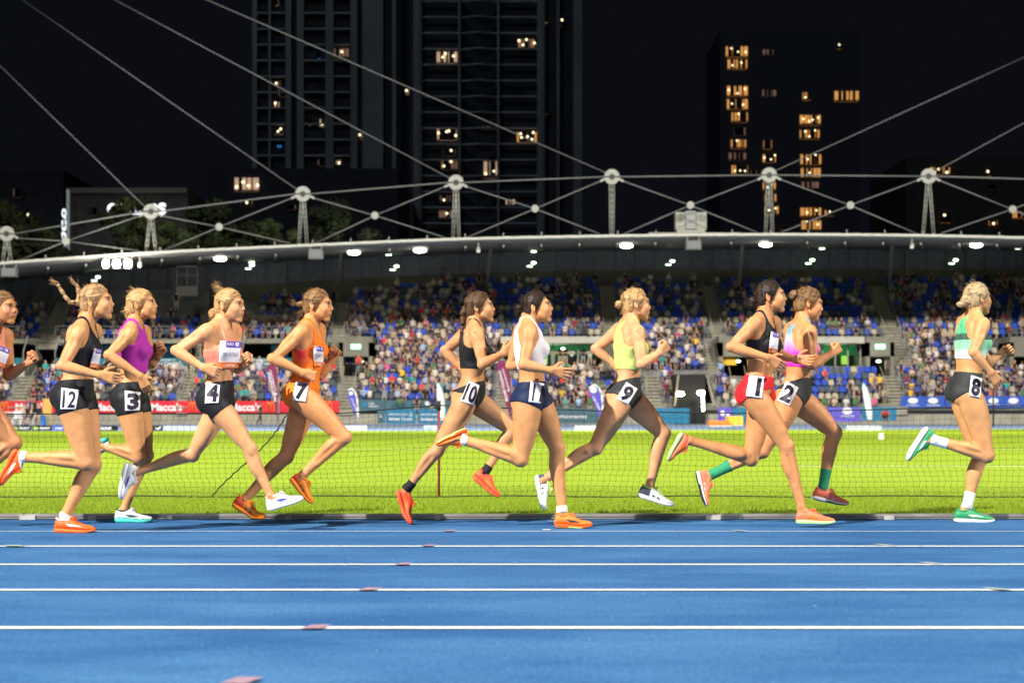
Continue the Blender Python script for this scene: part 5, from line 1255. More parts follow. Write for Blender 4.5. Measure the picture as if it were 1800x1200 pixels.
def cable(a,b,r,nm='cable'):
    m=MB(); m.tube(a,b,r,n=6); m.build(nm,CABM,GS,True)
CABM=mat('steel_cable',(.15,.155,.15),.7,.2)
for i in range(len(MP)-1):
    cable(tops_[i]+Vector((.6,0,0)),tops_[i+1]-Vector((.6,0,0)),.058)
    nd=mp(*nodes[i]); m=MB(); m.tube((nd.x,YM-.14,nd.z),(nd.x,YM+.14,nd.z),.31,n=18); m.build('node_disc',WHS,GS)
    sgn=.55
    for q,o in((tops_[i]+Vector((.95,0,-.36)),0),(tops_[i+1]+Vector((-.95,0,-.36)),0),(bases[i]+Vector((1.0,0,-.1)),0),(bases[i+1]+Vector((-1.0,0,-.1)),0)):
        cable(nd,q,.048)
PL=Vector((XP(-508,150),150,ZP(-377,150))); PR=Vector((XP(3078,150),150,ZP(-482,150)))
for i in(0,1,2,3,4): cable(tops_[i]+Vector((-.4,0,.3)),PL,.038,'stay_cable')
for i in(5,6,7): cable(tops_[i]+Vector((.4,0,.3)),PR,.038,'stay_cable')
# lamps and boxes under the roof edge
def lampbox(px,py,w_,h_,lit=False,label=''):
    Y=139.6; x,z=XP(px,Y),ZP(py,Y); rt=empty('floodlight',(x,Y,z)); tag(rt,label,'floodlight')
    ww,hh=w_*Y/F/2,h_*Y/F/2
    m=MB(); m.box(x-ww,x+ww,Y-.25,Y+.5,z-hh,z+hh); m.build('housing',mat('lamp_casing',(.13,.13,.12),.5) if not lit else mat('lamp_housing',(.04,.04,.04),.6),rt)
    m=MB(); (m.ball((x,Y-.27,z),1,14,(ww*.9,.08,hh*.9)) if lit else m.box(x-ww*.86,x+ww*.86,Y-.30,Y-.252,z-hh*.8,z+hh*.8)); m.build('glass',LAMPW if lit else mat('unlit_lamp_glass',(.18,.19,.19),.15,.6),rt)
    m=MB(); m.bar((x-ww*.8,Y+.2,z+hh),(x-ww*.8,Y+.4,z+hh+.5),.06,.06); m.bar((x+ww*.8,Y+.2,z+hh),(x+ww*.8,Y+.4,z+hh+.5),.06,.06); m.build('bracket',WHS,rt)
lampbox(16,479,26,15,label='unlit floodlight hanging under the roof edge at the far left')
lampbox(555,447,24,17,label='unlit floodlight under the roof edge right of the third mast')
lampbox(1219,431,26,16,label='unlit floodlight under the roof edge below the air conditioning unit')
for px,w_ in((187,12),(206,14),(226,15)):
    lampbox(px,464,w_,17,True,{187:'blazing floodlight under the roof edge, small left one of three',206:'blazing floodlight under the roof edge, middle one of three',226:'blazing floodlight under the roof edge, large right one of three'}[px])
for px,py,what in((387,455,'above the bun of runner 4'),(622,444,'left one of two above the packed middle block'),(738,440,'right one of two above the packed middle block'),(1101,432,'right of the fifth mast'),(1346,430,'below the sixth mast'),(1716,431,'above the head of the leading runner')):
    Y=146; x,z=XP(px,Y),ZP(py,Y); rt=empty('downlight',(x,Y,z)); tag(rt,'lit round roof lamp '+what,'lamp')
    m=MB(); m.tube((x,Y,z+.12),(x,Y,z+.5),.58,.3,n=16); m.build('housing',WHS,rt)
    m=MB(); m.ball((x,Y,z),.55,14,(1,.7,.36)); m.build('glass',LAMPD,rt,True)
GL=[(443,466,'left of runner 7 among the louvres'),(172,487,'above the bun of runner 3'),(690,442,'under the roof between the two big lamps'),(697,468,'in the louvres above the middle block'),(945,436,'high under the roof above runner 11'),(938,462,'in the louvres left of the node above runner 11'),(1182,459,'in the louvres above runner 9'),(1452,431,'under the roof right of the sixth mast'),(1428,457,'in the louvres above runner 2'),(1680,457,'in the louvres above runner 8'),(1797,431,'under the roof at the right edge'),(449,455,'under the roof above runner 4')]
for px,py,what in GL:  # reflected ones are mirror images in the glazing, built as glowing balls and bars
    Y=158; x,z=XP(px,Y),ZP(py,Y); rt=empty('lamp_or_reflection',(x,Y,z)); tag(rt,'small greenish lamp '+what.replace('above runner 2','above runner 2 and the lounge'),'lamp')
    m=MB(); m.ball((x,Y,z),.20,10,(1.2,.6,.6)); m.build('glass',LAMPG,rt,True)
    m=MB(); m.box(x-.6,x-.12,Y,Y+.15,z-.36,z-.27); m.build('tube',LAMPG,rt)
# light cast by the roof lamps
def pt(name,loc,e,r=.3,c=(1,.95,.85)):
    l=bpy.data.lights.new(name,'POINT'); l.energy=e; l.shadow_soft_size=r; l.color=c; o=bpy.data.objects.new(name,l); COL.objects.link(o); o.location=loc
pt('floodlight_glow',(XP(205,138.5),138.2,ZP(464,138.5)),1500,.6)
for px,py in((387,455),(622,444),(738,440),(1101,432),(1346,430),(1716,431)): pt('downlight_glow',(XP(px,146),146,ZP(py,146)-.45),70,.4)
pt('booth_glow',(XP(1232,139.5),139.2,ZP(692,139.5)),12,.2)
for a,b in LOU: pt('lounge_glow',((X5(a)+X5(b))/2,149,RZ(10)-1.3),60,.4,(.6,1,.6))
# air conditioning unit on the roof
Y=142.5; rt=empty('roof_unit',(XP(1215,Y),Y,ZP(408,Y))); tag(rt,'pale air conditioning unit on legs on top of the roof','air conditioner')
z0=ZP(411,Y)
for q0,q1 in((1188,1204),(1224,1242)):
    m=MB(); m.box(XP(q0,Y),XP(q1,Y),Y,Y+1.2,z0+.35,ZP(373,Y)); m.build('casing',WHS,rt)
m=MB(); m.box(XP(1205,Y),XP(1223,Y),Y-.1,Y+1.2,z0+.4,ZP(371,Y)); m.build('fan_box',mat('grey_grille',(.25,.26,.26),.6,.3,90,.3),rt)
m=MB(); m.box(XP(1190,Y),XP(1240,Y),Y,Y+1,z0+.12,z0+.34)
for px in(1193,1208,1222,1238): m.box(XP(px,Y)-.05,XP(px,Y)+.05,Y,Y+.1,z0-.2,z0+.12)
m.build('support_frame',WHS,rt)
m=MB(); m.box(XP(1140,Y),XP(1300,Y),Y-.4,Y+.6,z0-.08,z0+.06); m.build('plinth',WHS,rt)
# small cameras / speakers under the edge
for px,py,w in((246,464,'beside the blazing lamps'),(841,438,'right of the fourth mast'),(1603,431,'left of the seventh mast')):
    Y=139.8; x,z=XP(px,Y),ZP(py,Y); rt=empty('hanging_camera',(x,Y,z)); tag(rt,'small pale camera hanging under the roof edge '+w,'camera')
    m=MB(); m.tube((x,Y,z+.55),(x,Y,z+.1),.05,n=6); m.box(x-.14,x+.14,Y-.2,Y+.2,z-.05,z+.12); m.build('bracket',WHS,rt); m=MB(); m.ball((x,Y,z-.15),.17,10); m.build('dome',WFL,rt,True)
# ------------------------------------------------------------------ seats and spectators
SEATC={'blue':(.008,.055,.42),'beige':(.40,.35,.26),'charcoal':(.05,.07,.085)}
SEATM=mat('seat_plastic',(.1,.2,.5),.5,.25,vc='Col')
def seat_mesh(c):
    m=MB(); m.col=(*c,1)
    w_=.235
    vs=[];n=7
    prof=[(-w_,.40),(-w_,.66),(-w_*.86,.80),(-w_*.5,.855),(w_*.5,.855),(w_*.86,.80),(w_,.66),(w_,.40)]
    for y in(.30,.36): vs+=[(x,y-.05*(z<.6)+ .03*abs(x)/w_*-1,z) for x,z in prof]
    k=len(prof); fs=[tuple(range(k))[::-1],tuple(range(k,2*k))]+[(i,(i+1)%k,k+(i+1)%k,k+i) for i in range(k)]
    m.add(vs,fs); m.box(-.225,.225,-.10,.28,.38,.43); m.box(-.05,.05,.0,.25,.02,.38)
    return np.array(m.v),m.f,m.c
def mk_mesh(name,v,f,c,mt,smooth=False):
    me=bpy.data.meshes.new(name); me.from_pydata([tuple(p) for p in v],[],f); me.materials.append(mt)
    at=me.color_attributes.new('Col','FLOAT_COLOR','POINT'); at.data.foreach_set('color',np.array(c,dtype=np.float32).ravel())
    if smooth: me.polygons.foreach_set('use_smooth',[True]*len(f))
    return me
SKINS=[(.55,.32,.20),(.62,.38,.26),(.42,.24,.15),(.25,.13,.08)]
HAIRS=[(.03,.02,.012),(.10,.05,.025),(.30,.18,.08),(.02,.018,.018),(.45,.35,.22)]
SHIRT={'white':(.60,.59,.56),'black':(.015,.015,.018),'grey':(.25,.27,.30),'navy':(.02,.03,.12),'beige':(.52,.42,.30),'red':(.62,.05,.04),'pink':(.65,.10,.25),'yellow':(.72,.45,.05),'teal':(.03,.32,.30),'green':(.05,.20,.08),'light blue':(.30,.45,.70),'maroon':(.20,.03,.05)}
PANTS=[(.03,.035,.06),(.45,.38,.28),(.02,.02,.022),(.06,.09,.16),(.35,.34,.33)]
def person_prims(pose,rr):
    """seated or standing spectator facing -y, origin at the feet; returns [(prim, kind)]"""
    A=[]
    def c(a,b,r1,r2,kind,k=.03): A.append((cap(a,b,r1,r2,k),kind))
    st=pose.startswith('stand'); hz=.92 if st else .50; hy=.0 if st else .22; lean=rr.uniform(-.10,.06) if not st else -.02
    if pose=='lean': lean=-.20
    sh=hz+.50; sy=hy+lean; tw=rr.uniform(-.04,.04)
    if st:
        g=.09
        c((-.09,hy,hz),(-.10-g*.3,hy-.02,.50),.085,.06,'p'); c((-.12,hy-.02,.50),(-.13,hy,.08),.058,.04,'p'); c((.09,hy,hz),(.10+g*.3,hy+.02,.50),.085,.06,'p'); c((.12,hy+.02,.50),(.13,hy+.03,.08),.058,.04,'p')
        c((-.13,hy+.02,.05),(-.14,hy-.14,.03),.045,.035,'h'); c((.13,hy+.04,.05),(.14,hy-.12,.03),.045,.035,'h')
    else:
        sp=rr.uniform(.08,.15); kn='p' if rr.random()<.25 else 's'
        for s in(-1,1):
            ky=hy-.40; c((s*.09,hy,hz),(s*sp,ky,hz+.02),.088,.062,'p'); c((s*sp,ky,hz),(s*(sp+.01),ky+rr.uniform(-.05,.12),.10),.055,.040,kn); c((s*sp,ky+.05,.06),(s*sp,ky-.10,.04),.045,.035,'h')
    A.append((ell((0,hy,hz+.06),(.16,.12,.13),None,.04),'t')); A.append((ell((tw*.5,(hy+sy)/2,hz+.28),(.155,.11,.24),None,.05),'t'))
    c((-.15+tw,sy,sh-.03),(.15+tw,sy,sh-.03),.075,.075,'t',.05)
    hd=(tw+rr.uniform(-.02,.02),sy-.05,sh+.20); c((tw,sy,sh),hd,.055,.05,'s'); A.append((ell(hd,(.078,.095,.115),None,.01),'s')); A.append((ell((hd[0],hd[1]+.025,hd[2]+.035),(.088,.090,.100),None,.01),'h'))
    if rr.random()<.35: c((hd[0],hd[1]+.06,hd[2]),(hd[0]+.03,hd[1]+.07,hd[2]-.22),.06,.045,'h')
    for s in(-1,1):
        shp=(s*.185+tw,sy,sh-.05); m=pose
        if m=='clap': el=(s*.22,sy-.14,sh-.30); hn=(s*.03,sy-.34,sh-.18)
        elif m=='phone' and s==1: el=(s*.20,sy-.20,sh-.22); hn=(s*.06,sy-.30,sh+.10)
        elif m=='raise' and s==-1: el=(s*.34,sy-.05,sh+.10); hn=(s*.30,sy-.10,sh+.38)
        elif m in('lean','standlean'): el=(s*.24,sy-.16,sh-.26); hn=(s*.08,sy-.36,sh-.30)
        elif m=='standfold': el=(s*.25,sy-.06,sh-.30); hn=(-s*.05,sy-.20,sh-.22)
        elif st: el=(s*.25,sy+.02,sh-.30); hn=(s*.24,sy-.12,sh-.52)
        else: el=(s*.24,sy-.06,sh-.30); hn=(s*.10,sy-.30,sh-.42)
        c(shp,el,.055,.045,'a'); c(el,hn,.040,.030,'s'); A.append((ell(hn,(.045,.05,.045),None,.01),'s'))
    return A
def person_mesh(pose,seed,shirt,h=.042):
    rr=random.Random(seed); A=person_prims(pose,rr); pr=[a[0] for a in A]; lo=np.min([p[1] for p in pr],0)-.06; hi=np.max([p[2] for p in pr],0)+.06
    D,ax=field(pr,lo,hi,h); V,Fq,N=nets(D,ax,h)
    best=np.full(len(V),9.); kid=np.zeros(len(V),int)
    X,Y,Z=V[:,0].astype(np.float32),V[:,1].astype(np.float32),V[:,2].astype(np.float32)
    for i,(p,k) in enumerate(A):
        d=p[0](X,Y,Z); m=d<best; best[m]=d[m]; kid[m]=i
    sk=rr.choice(SKINS); col={'s':sk,'h':rr.choice(HAIRS),'t':shirt,'p':rr.choice(PANTS),'a':shirt if rr.random()<.35 else sk}
    C=np.array([col[A[i][1]] for i in kid]); 
    # face side of the head keeps skin
    return V,Fq,C,N
SPM=mat('spectator_surface',(.5,.4,.3),.8,.2,vc='Col')
POSES=['sit','clap','phone','raise','lean','sit']
rr=random.Random(11)
names=list(SHIRT); wts=[12,19,9,8,8,2.2,1.5,1.2,1.5,2,3,2.5]
PM={}
def get_person(pose,v,sn):
    key=(pose,v,sn)
    if key not in PM: PM[key]=person_mesh(pose,hash((pose,v))%9973 if False else (POSES.index(pose) if pose in POSES else 7)*31+v*7+names.index(sn)*3,SHIRT[sn])
    return PM[key]
PMM={}
def person_data(key):
    if key not in PMM:
        V,Fq,C,N=get_person(*key); PMM[key]=np_mesh('person',V,Fq,[SPM],C,nor=N)
    return PMM[key]
# lay out every place of the stand
places=[]
def density(px,row):
    if row<=4:
        if px<330: return .80
        if px<600: return .62
        if px<880: return .66
        if px<1180: return .66
        if px<1420: return .72
        if px<1545: return .10
        return .72
    if row<=9:
        if px<880: return .72
        if px<1300: return .62
        return .66
    if px<45: return .65
    if px<330: return .38
    if px<430: return .5
    if px<570: return .62 if row<13 else .35
    if px<880: return .58 if row<15 else .36
    if px<1070: return .27
    if px<1300: return .30
    if px<1570: return .13 if row>11 else .3
    return .36
for i in range(NR):
    band=AIS_L+[BOOTH] if i<5 else (AIS_M+BOX+VOM+LOU if i<10 else AIS_U)
    x=XA+.3+(.2 if i%2 else 0)
    while x<XB-.3:
        px=900+x/RY(i)*F; p5=900+x/146.5*F
        if -190<px<1990 and not inx(x,band,.32) and i<=(back_row(p5) if i>=10 else 99):
            places.append((i,x,px,p5))
        x+=.57
print('places',len(places))
seatcol=lambda x,i: rr.choices(['blue','beige','charcoal'],[.46,.26,.28])[0]
hidden=lambda px,py: False
# silhouettes of the runners, so that the individuals are spent on seats and people that show
BODY=[(-30,25,520,700),(92,180,560,700),(128,205,495,560),(190,262,560,700),(215,275,500,560),(345,425,560,735),(365,428,500,560),(500,570,560,735),(525,582,505,560),(800,870,570,735),(810,868,507,570),(895,965,560,735),(912,970,508,560),(1075,1140,560,735),(1090,1148,500,560),(1300,1370,560,735),(1312,1384,488,560),(1370,1430,560,735),(1395,1450,500,560),(1660,1745,555,735),(1690,1750,489,555)]
def hid(px,py): return any(a<px<b and c<py<d for a,b,c,d in BODY)
seatdata={k:seat_mesh(c) for k,c in SEATC.items()}
seatme={k:mk_mesh('stadium_seat',*seatdata[k],SEATM) for k in SEATC}
ROWN=['lowest','second','third','fourth','fifth','sixth','seventh','eighth','ninth','tenth','eleventh','twelfth','thirteenth','fourteenth','fifteenth','sixteenth','seventeenth','eighteenth','nineteenth','top']
ORD=['first','second','third','fourth','fifth','sixth','seventh','eighth','ninth','tenth','eleventh','twelfth','thirteenth','fourteenth','fifteenth','sixteenth']
SPOTS=[(95,'left of braided runner'),(250,'behind braided and magenta runners'),(345,'left of salmon runner'),(500,'between salmon and orange runners'),(610,'right of orange runner'),(710,'right of small purple flag'),(810,'left of black top runner'),(895,'left of white top runner'),(985,'right of white top runner'),(1070,'left of lime runner'),(1160,'right of lime runner'),(1250,'around black booth'),(1320,'left of red shorts runner'),(1440,'behind red shorts runner'),(1510,'right of pink top runner'),(1590,'by right white flag'),(1665,'left of leading runner'),(1760,'behind leading runner'),(2000,'by right edge')]
def spot(px): return next(s for a,s in SPOTS if px<a)
def where(px,row): return ROWN[row]+' row '+spot(px)
LAB={}
def lab_later(o,text,x):
    for a,b in (('the white top runner and the lime top runner','white and lime runners'),('the ',''),('standing ','')):
        if len(text.split())>12: text=text.replace(a,b)
    LAB.setdefault(text,[]).append((x,o))
def lab_flush():
    for t_,l in LAB.items():
        l.sort(key=lambda q:q[0])
        for i,(x,o) in enumerate(l): o['label']=t_ if len(l)==1 else (f'{t_}, {ORD[i]} from left' if i<len(ORD) else f'{t_}, rightmost')
people=[];seats=[]
for i,x,px,p5 in places:
    py=ZP_=HZ-(RZ(i)+.8-CAM_H)*F/RY(i)
    occ=rr.random()<density(px,i); sc_=seatcol(x,i)
    if i>=10 and occ and False: pass
    jx=rr.uniform(-.05,.05)
    if occ: people.append((i,x+jx,px,py,rr.choice(POSES),rr.randrange(3),rr.choices(names,wts if i<10 else [5,26,9,12,5,2,1,.5,1,2,2,4])[0],hid(px,py)))
    seats.append((i,x,px,py,sc_,occ,hid(px,py)))
print('people',len(people),'empty seats',sum(1 for s in seats if not s[5]))
vis=[s for s in seats if not s[5] and not s[6] and 4<s[2]<1796]; vis.sort(key=lambda s:(s[0],abs(s[2]-900)*.001)); ind=set(id(s) for s in vis[:300])
for s in seats:
    if id(s) in ind:
        o=bpy.data.objects.new('stadium_seat',seatme[s[4]]); COL.objects.link(o); o.location=(s[1],RY(s[0])+.1,RZ(s[0])); tag(o,None,'seat','empty seats in the grandstand'); lab_later(o,f'empty {s[4]} seat, {where(s[2],s[0])}',s[1])
acc=MB(); rest=[s for s in seats if id(s) not in ind]
Vs=[];Fs=[];Cs=[];n0=0
for s in rest:
    v,f,c=seatdata[s[4]]; Vs.append(v+np.array((s[1],RY(s[0])+.1,RZ(s[0])))); Fs+= [tuple(a+n0 for a in ff) for ff in f]; Cs.append(np.array(c)); n0+=len(v)
o=link('stadium_seats',mk_mesh('stadium_seats',np.concatenate(Vs),Fs,np.concatenate(Cs),SEATM)); tag(o,'blue, beige and charcoal seats filling the rest of the stand','seats',kind='stuff')
vis=[p for p in people if not p[7] and 4<p[2]<1796]; vis.sort(key=lambda p:p[0]); 
# people leaning on the front rail, standing in the lounges and in the tunnels
extra=[]
def ex(px,Y,z,pose,shirt,lab,rz=0): extra.append((px,Y,z,pose,shirt,lab,rz))
for px,sh,t in((703,'green','green'),(733,'black','black'),(760,'navy','navy'),(958,'grey','grey'),(975,'black','black'),(995,'teal','teal'),(1017,'light blue','light blue'),(1037,'green','pale green'),(1290,'white','white'),(1448,'green','green'),(1466,'beige','beige'),(1487,'white','white'),(1503,'green','green'),(1536,'pink','pale pink')):
    ex(px,141.2,.62,'standlean',sh,f'spectator in {t} on the front rail {spot(px)}')
for px,sh in((985,'black'),(994,'black'),(1005,'white'),(1025,'navy'),(1037,'white'),(972,'beige')):
    ex(px,147.9,RZ(4)+.90,'standfold',sh,f'spectator in {sh} standing in the lounge, '+{985:'first from the left',994:'second in black',1005:'arms folded in the middle',1025:'left of the red shorts',1037:'right one by the white frame',972:'farthest left'}[px])
for px,sh,y in((615,'navy',147.5),(624,'grey',147.7),(633,'maroon',147.2),(631,'red',146.3)):
    ex(px,y,RZ(4)+.2,'stand',sh,f'spectator in {sh} standing in the tunnel mouth right of runner 7')
ex(1559,147.2,RZ(4)+.6,'stand','white','spectator in white standing in the tunnel mouth left of the leading runner')
ex(1289,143.4,RZ(1),'stand','white','person in white climbing the stairs left of runner 1')
ex(1582,156,RZ(14),'stand','light blue','person in light blue on the upper stairs left of the leading runner')
ex(392,150,RZ(8)-2.2,'sit','black','spectator in black seated on the wall by the elbow of runner 4')
for px,lab in((338,'white'),(456,'white')): ex(px,145.9,RZ(4),'stand',lab,f'person in white under the teal banners {"left" if px<400 else "right"} of runner 4')
for px,py,sh in((310,525,'black'),(268,560,'beige'),(300,552,'black')):
    ex(px,152,ZP(py+22,152),'stand' if px!=268 else 'sit',sh,f'person in {sh} on the balcony between runners 3 and 4 at {"the camera" if px==310 else "the rail"}')
k=0
for p in vis[:300-len(extra)-6]:
    i,x,px,py,pose,v,sn,_=p
    o=bpy.data.objects.new('person',person_data((pose,v,sn))); COL.objects.link(o); o.location=(x,RY(i)-.05,RZ(i)); o.rotation_euler=(0,0,rr.uniform(-.25,.25)); s_=rr.uniform(.93,1.06); o.scale=(s_,s_,s_)
    act={'sit':'seated','clap':'clapping','phone':'filming','raise':'waving','lean':'crouching'}[pose]
    tag(o,None,'spectator','spectators seated in the grandstand'); lab_later(o,f'spectator in {sn} {act}, {where(px,i)}',x)
ids=set(id(p) for p in vis[:300-len(extra)-6])
Vs=[];Fs=[];Cs=[];Ns=[];n0=0
for p in people:
    if id(p) in ids: continue
    i,x,px,py,pose,v,sn,_=p; V,Fq,C,N=get_person(pose,v,sn); a=rr.uniform(-.25,.25); ca,sa=math.cos(a),math.sin(a); Rm=np.array([[ca,-sa,0],[sa,ca,0],[0,0,1]])
    Vs.append(V@Rm.T+np.array((x,RY(i)-.05,RZ(i)))); Fs.append(Fq+n0); Cs.append(C); Ns.append(N@Rm.T); n0+=len(V)
o=link('crowd',np_mesh('crowd',np.concatenate(Vs),np.concatenate(Fs),[SPM],np.concatenate(Cs),nor=np.concatenate(Ns))); tag(o,'the rest of the seated crowd filling the grandstand','crowd',kind='stuff')
for px,Y,z,pose,sh,lab,rz in extra:
    o=bpy.data.objects.new('person',person_data((pose,int(px)%3,sh))); COL.objects.link(o); o.location=(XP(px,Y),Y,z); o.rotation_euler=(0,0,rz); tag(o,None,'spectator','spectators standing in the grandstand'); lab_later(o,say(lab),o.location.x)
lab_flush()
# ------------------------------------------------------------------ banners, flags and officials at the foot of the stand
def banner(px0,px1,py0,py1,Y,m,name,label,cat='banner',group=None,prints=None,feet=False):
    x0,x1,z0,z1=XP(px0,Y),XP(px1,Y),ZP(py1,Y),ZP(py0,Y); rt=empty(name,((x0+x1)/2,Y,z0)); tag(rt,label,cat,group)
    b=MB(); n=max(4,int((x1-x0)/.5))
    for i in range(n):
        a,c=x0+(x1-x0)*i/n,x0+(x1-x0)*(i+1)/n; ya,yc=Y+.03*math.sin(i*1.3),Y+.03*math.sin((i+1)*1.3)
        b.add([(a,ya,z0),(c,yc,z0),(c,yc,z1),(a,ya,z1),(a,ya+.02,z0),(c,yc+.02,z0),(c,yc+.02,z1),(a,ya+.02,z1)],[(0,1,2,3),(5,4,7,6),(3,2,6,7),(0,4,5,1)])
    s_=b.build('sheet',m,rt)
    for p in prints or []:
        g=MB()
        if p[0]=='t': lay_text(g,p[1],XP(p[2],Y),XP(p[3],Y),ZP(p[5],Y),ZP(p[4],Y),Y-.05,p[7] if len(p)>7 else .03,shear=p[8] if len(p)>8 else 0); g.build('lettering',p[6],s_)
        elif p[0]=='arch':
            cx,w_,zb,zt=XP(p[1],Y),p[2]*Y/F,ZP(p[4],Y),ZP(p[3],Y)
            for sg in(-1,1):
                pts=[Vector((cx+sg*w_/4+w_/4*math.cos(t_*math.pi/10),Y-.06,zb+(zt-zb)*math.sin(t_*math.pi/10)**.7)) for t_ in range(11)]
                for a,c in zip(pts,pts[1:]): g.bar(a,c,.03,.10)
            g.build('emblem',YEL,s_)
        elif p[0]=='blob':
            cx,cz=XP(p[1],Y),ZP(p[2],Y); r=p[3]*Y/F
            n=14; vs=[(cx+r*math.cos(6.283*i/n),Y-.05,cz+p[4]*r*math.sin(6.283*i/n)) for i in range(n)]; g.add(vs,[tuple(range(n))]); g.build('emblem',p[5],s_)
        elif p[0]=='rect':
            g.box(XP(p[1],Y),XP(p[2],Y),Y-.06,Y-.045,ZP(p[4],Y),ZP(p[3],Y)); g.build('print_panel',p[5],s_)
    return rt
Y=141.5
G='red advertising banners on the front wall'
banner(2,97,704.5,725.5,Y,RED,'advertising_banner','red banner with yellow arches and white lettering, leftmost one, behind the officials',group=G,prints=[('arch',8,14,707,723),('t',"Macca's",25,84,708,722,WPR,.03)])
banner(98,240,704.5,725,Y,RED,'advertising_banner','red banner with white lettering half hidden between runners 12 and 3',group=G,prints=[('arch',146,14,707,723),('t',"Macca's",165,222,708,722,WPR,.03)])
banner(241,352,704.5,725,Y,RED,'advertising_banner','red banner with white lettering and arches between runners 3 and 4',group=G,prints=[('t',"Macca's",264,322,708,722,WPR,.03),('arch',339,14,707,723)])
banner(353,491,704.5,725,Y,RED,'advertising_banner','red banner with white lettering left of the maroon flag beside runner 4',group=G,prints=[('t',"Macca's",403,460,708,722,WPR,.03),('arch',476,14,707,723)])
banner(492,597,704,724.5,Y,RED,'advertising_banner','red banner with arches behind the hip of runner 7',group=G,prints=[('arch',576,16,706,723)])
G='teal venue banners along the fence'
banner(631,676,702,722,Y,GREYB,'venue_banner','grey teal banner with faint emblem right of the small purple flag',group=G,prints=[('blob',641,711,4,1.4,TEALB),('t','Little',648,658,706,711,WPR,.01),('t','Athletics',648,665,711,716,WPR,.01)])
banner(677,870,703,722,Y,GREYB,'venue_banner','long grey teal banner on the wall behind the leaning spectators',group=G,prints=[('t','sydneyolympicpark',684,728,710,715,TEALB,.01),('blob',752,709,5,.8,WPR)])
for a,b,w in((664,677,'narrow teal banner with white figure emblem'),):
    banner(a,b,720,744,137,GREYB,'venue_banner',w+' on the fence',group=G,prints=[('t','A',667,672,726,736,WPR,.02)])
banner(678,731,719.5,744.5,137,TEALB,'venue_banner','blue teal banner reading Athletic Centre, left one of two',group=G,prints=[('t','sydneyolympicpark',683,717,725.5,731,WPR,.02),('blob',722.5,728.5,3,1,WPR),('blob',722.5,728.5,1.9,1,TEALB),('t','Athletic Centre',683,725,732.5,740,WPR,.03)])
banner(734,800,719.5,744.5,137,TEALB,'venue_banner','blue teal banner reading Athletic Centre, right one at the net post',group=G,prints=[('t','sydneyolympicpark',739,772,725.5,731,WPR,.02),('blob',779,728.5,3,1,WPR),('blob',779,728.5,1.9,1,TEALB),('t','Athletic Centre',739,785,732.5,740,WPR,.03)])
banner(940,1060,717,744,138,GREYB,'venue_banner','dark grey teal banner reading Little Athletics below the leaning spectators',group=G,prints=[('t','LITTLE ATHLETICS',980,1031,729.5,735,WPR,.03)])
banner(1130,1212,717,744.5,138,TEALB,'venue_banner','plain blue teal banner left of the black booth',group=G)
banner(1262,1287,716,743,138,PURB,'venue_banner','pale purple banner with white marks right of the booth',group=G,prints=[('blob',1270,726,4,1.3,WPR),('blob',1279,730,3,1.6,WPR)])
banner(1288,1330,716,743,138,TEALB,'venue_banner','plain blue teal banner behind the hip of runner 1',group=G)
G='blue advertising banners right of runner 2'
banner(1430,1513,715.5,740.5,138,PURB,'advertising_banner','purple blue banner with white globe emblem right of runner 2',group=G,prints=[('blob',1447,722,4,.9,WPR),('t','WORLD',1440,1455,728,733,WPR,.02),('blob',1489,722,9,.7,WPR),('t','ATHLETICS',1478,1502,729,734,WPR,.02)])
banner(1515,1576,715,739,138,TEALB,'advertising_banner','blue teal banner behind the white flag on the right',group=G)
banner(1583,1660,696.5,716.5,Y,BLUEB,'advertising_banner','royal blue banner with two white globe emblems left of the leading runner',group=G,prints=[('blob',1604.5,704,9,.55,WPR),('t','CONTINENTAL',1593,1616,710,714,WPR,.02),('blob',1640,704,9,.55,WPR),('t','CONTINENTAL',1628,1652,710,714,WPR,.02)])
banner(1662,1830,696,716,Y,BLUEB,'advertising_banner','royal blue banner with white globe emblems right of the leading runner',group=G,prints=[(q[0],)+q[1:] for px in(1690,1746,1781) for q in(('blob',px,704,9,.55,WPR),('t','CONTINENTAL',px-12,px+12,710,714,WPR,.02))])
# low boards on the far side of the grass
G='low advertising boards along the far edge of the grass'
Yb=82.5
def board(a,b,m,label,prints=None,py0=747.6,py1=757.0): banner(a,b,py0,py1,Yb,m,'advertising_board',label,'board',G,prints)
GG=mat('gold_green_print',(.30,.42,.10),.6)
board(15,55,BLK,'black low board with gold emblem and italic lettering at the far left',[('blob',27,752.3,5,.55,GG),('t','TROPHY',34,53,749,755.5,WPR,.03,.3)])
board(56,92,BLK,'black low board with gold emblem just left of runner 12',[('blob',63,752.3,5,.55,GG),('t','TROPHY',70,89,749,755.5,WPR,.03,.3)])
board(93,170,BLUEB,'blue low board behind the thigh of runner 12',[('t','SPORT',97,112,750,755,WPR,.03,.3)])
board(171,208,BLK,'black low board reading Valour between runners 12 and 3',[('t','VALOUR',173,196,748.8,755.6,WPR,.04,.25)])
def cat_board():
    rt=banner(262,286,747.6,757,Yb,BLK,'advertising_board','black low board with a leaping cat emblem right of runner 3','board',G)
    g=MB(); pts=[(272,750.2),(274,751.8),(277,752.2),(280,750.6),(282.6,749),(283,750.4),(281.6,751.6),(282.4,753),(281,753.4),(280,753),(278.6,754.6),(279,755.4),(277.6,755.2),(277.2,753.8),(274.6,753),(272.8,752)]
    g.add([(XP(a,Yb),Yb-.05,ZP(b,Yb)) for a,b in pts],[tuple(range(len(pts)))]); g.build('emblem',WPR,rt)
cat_board()
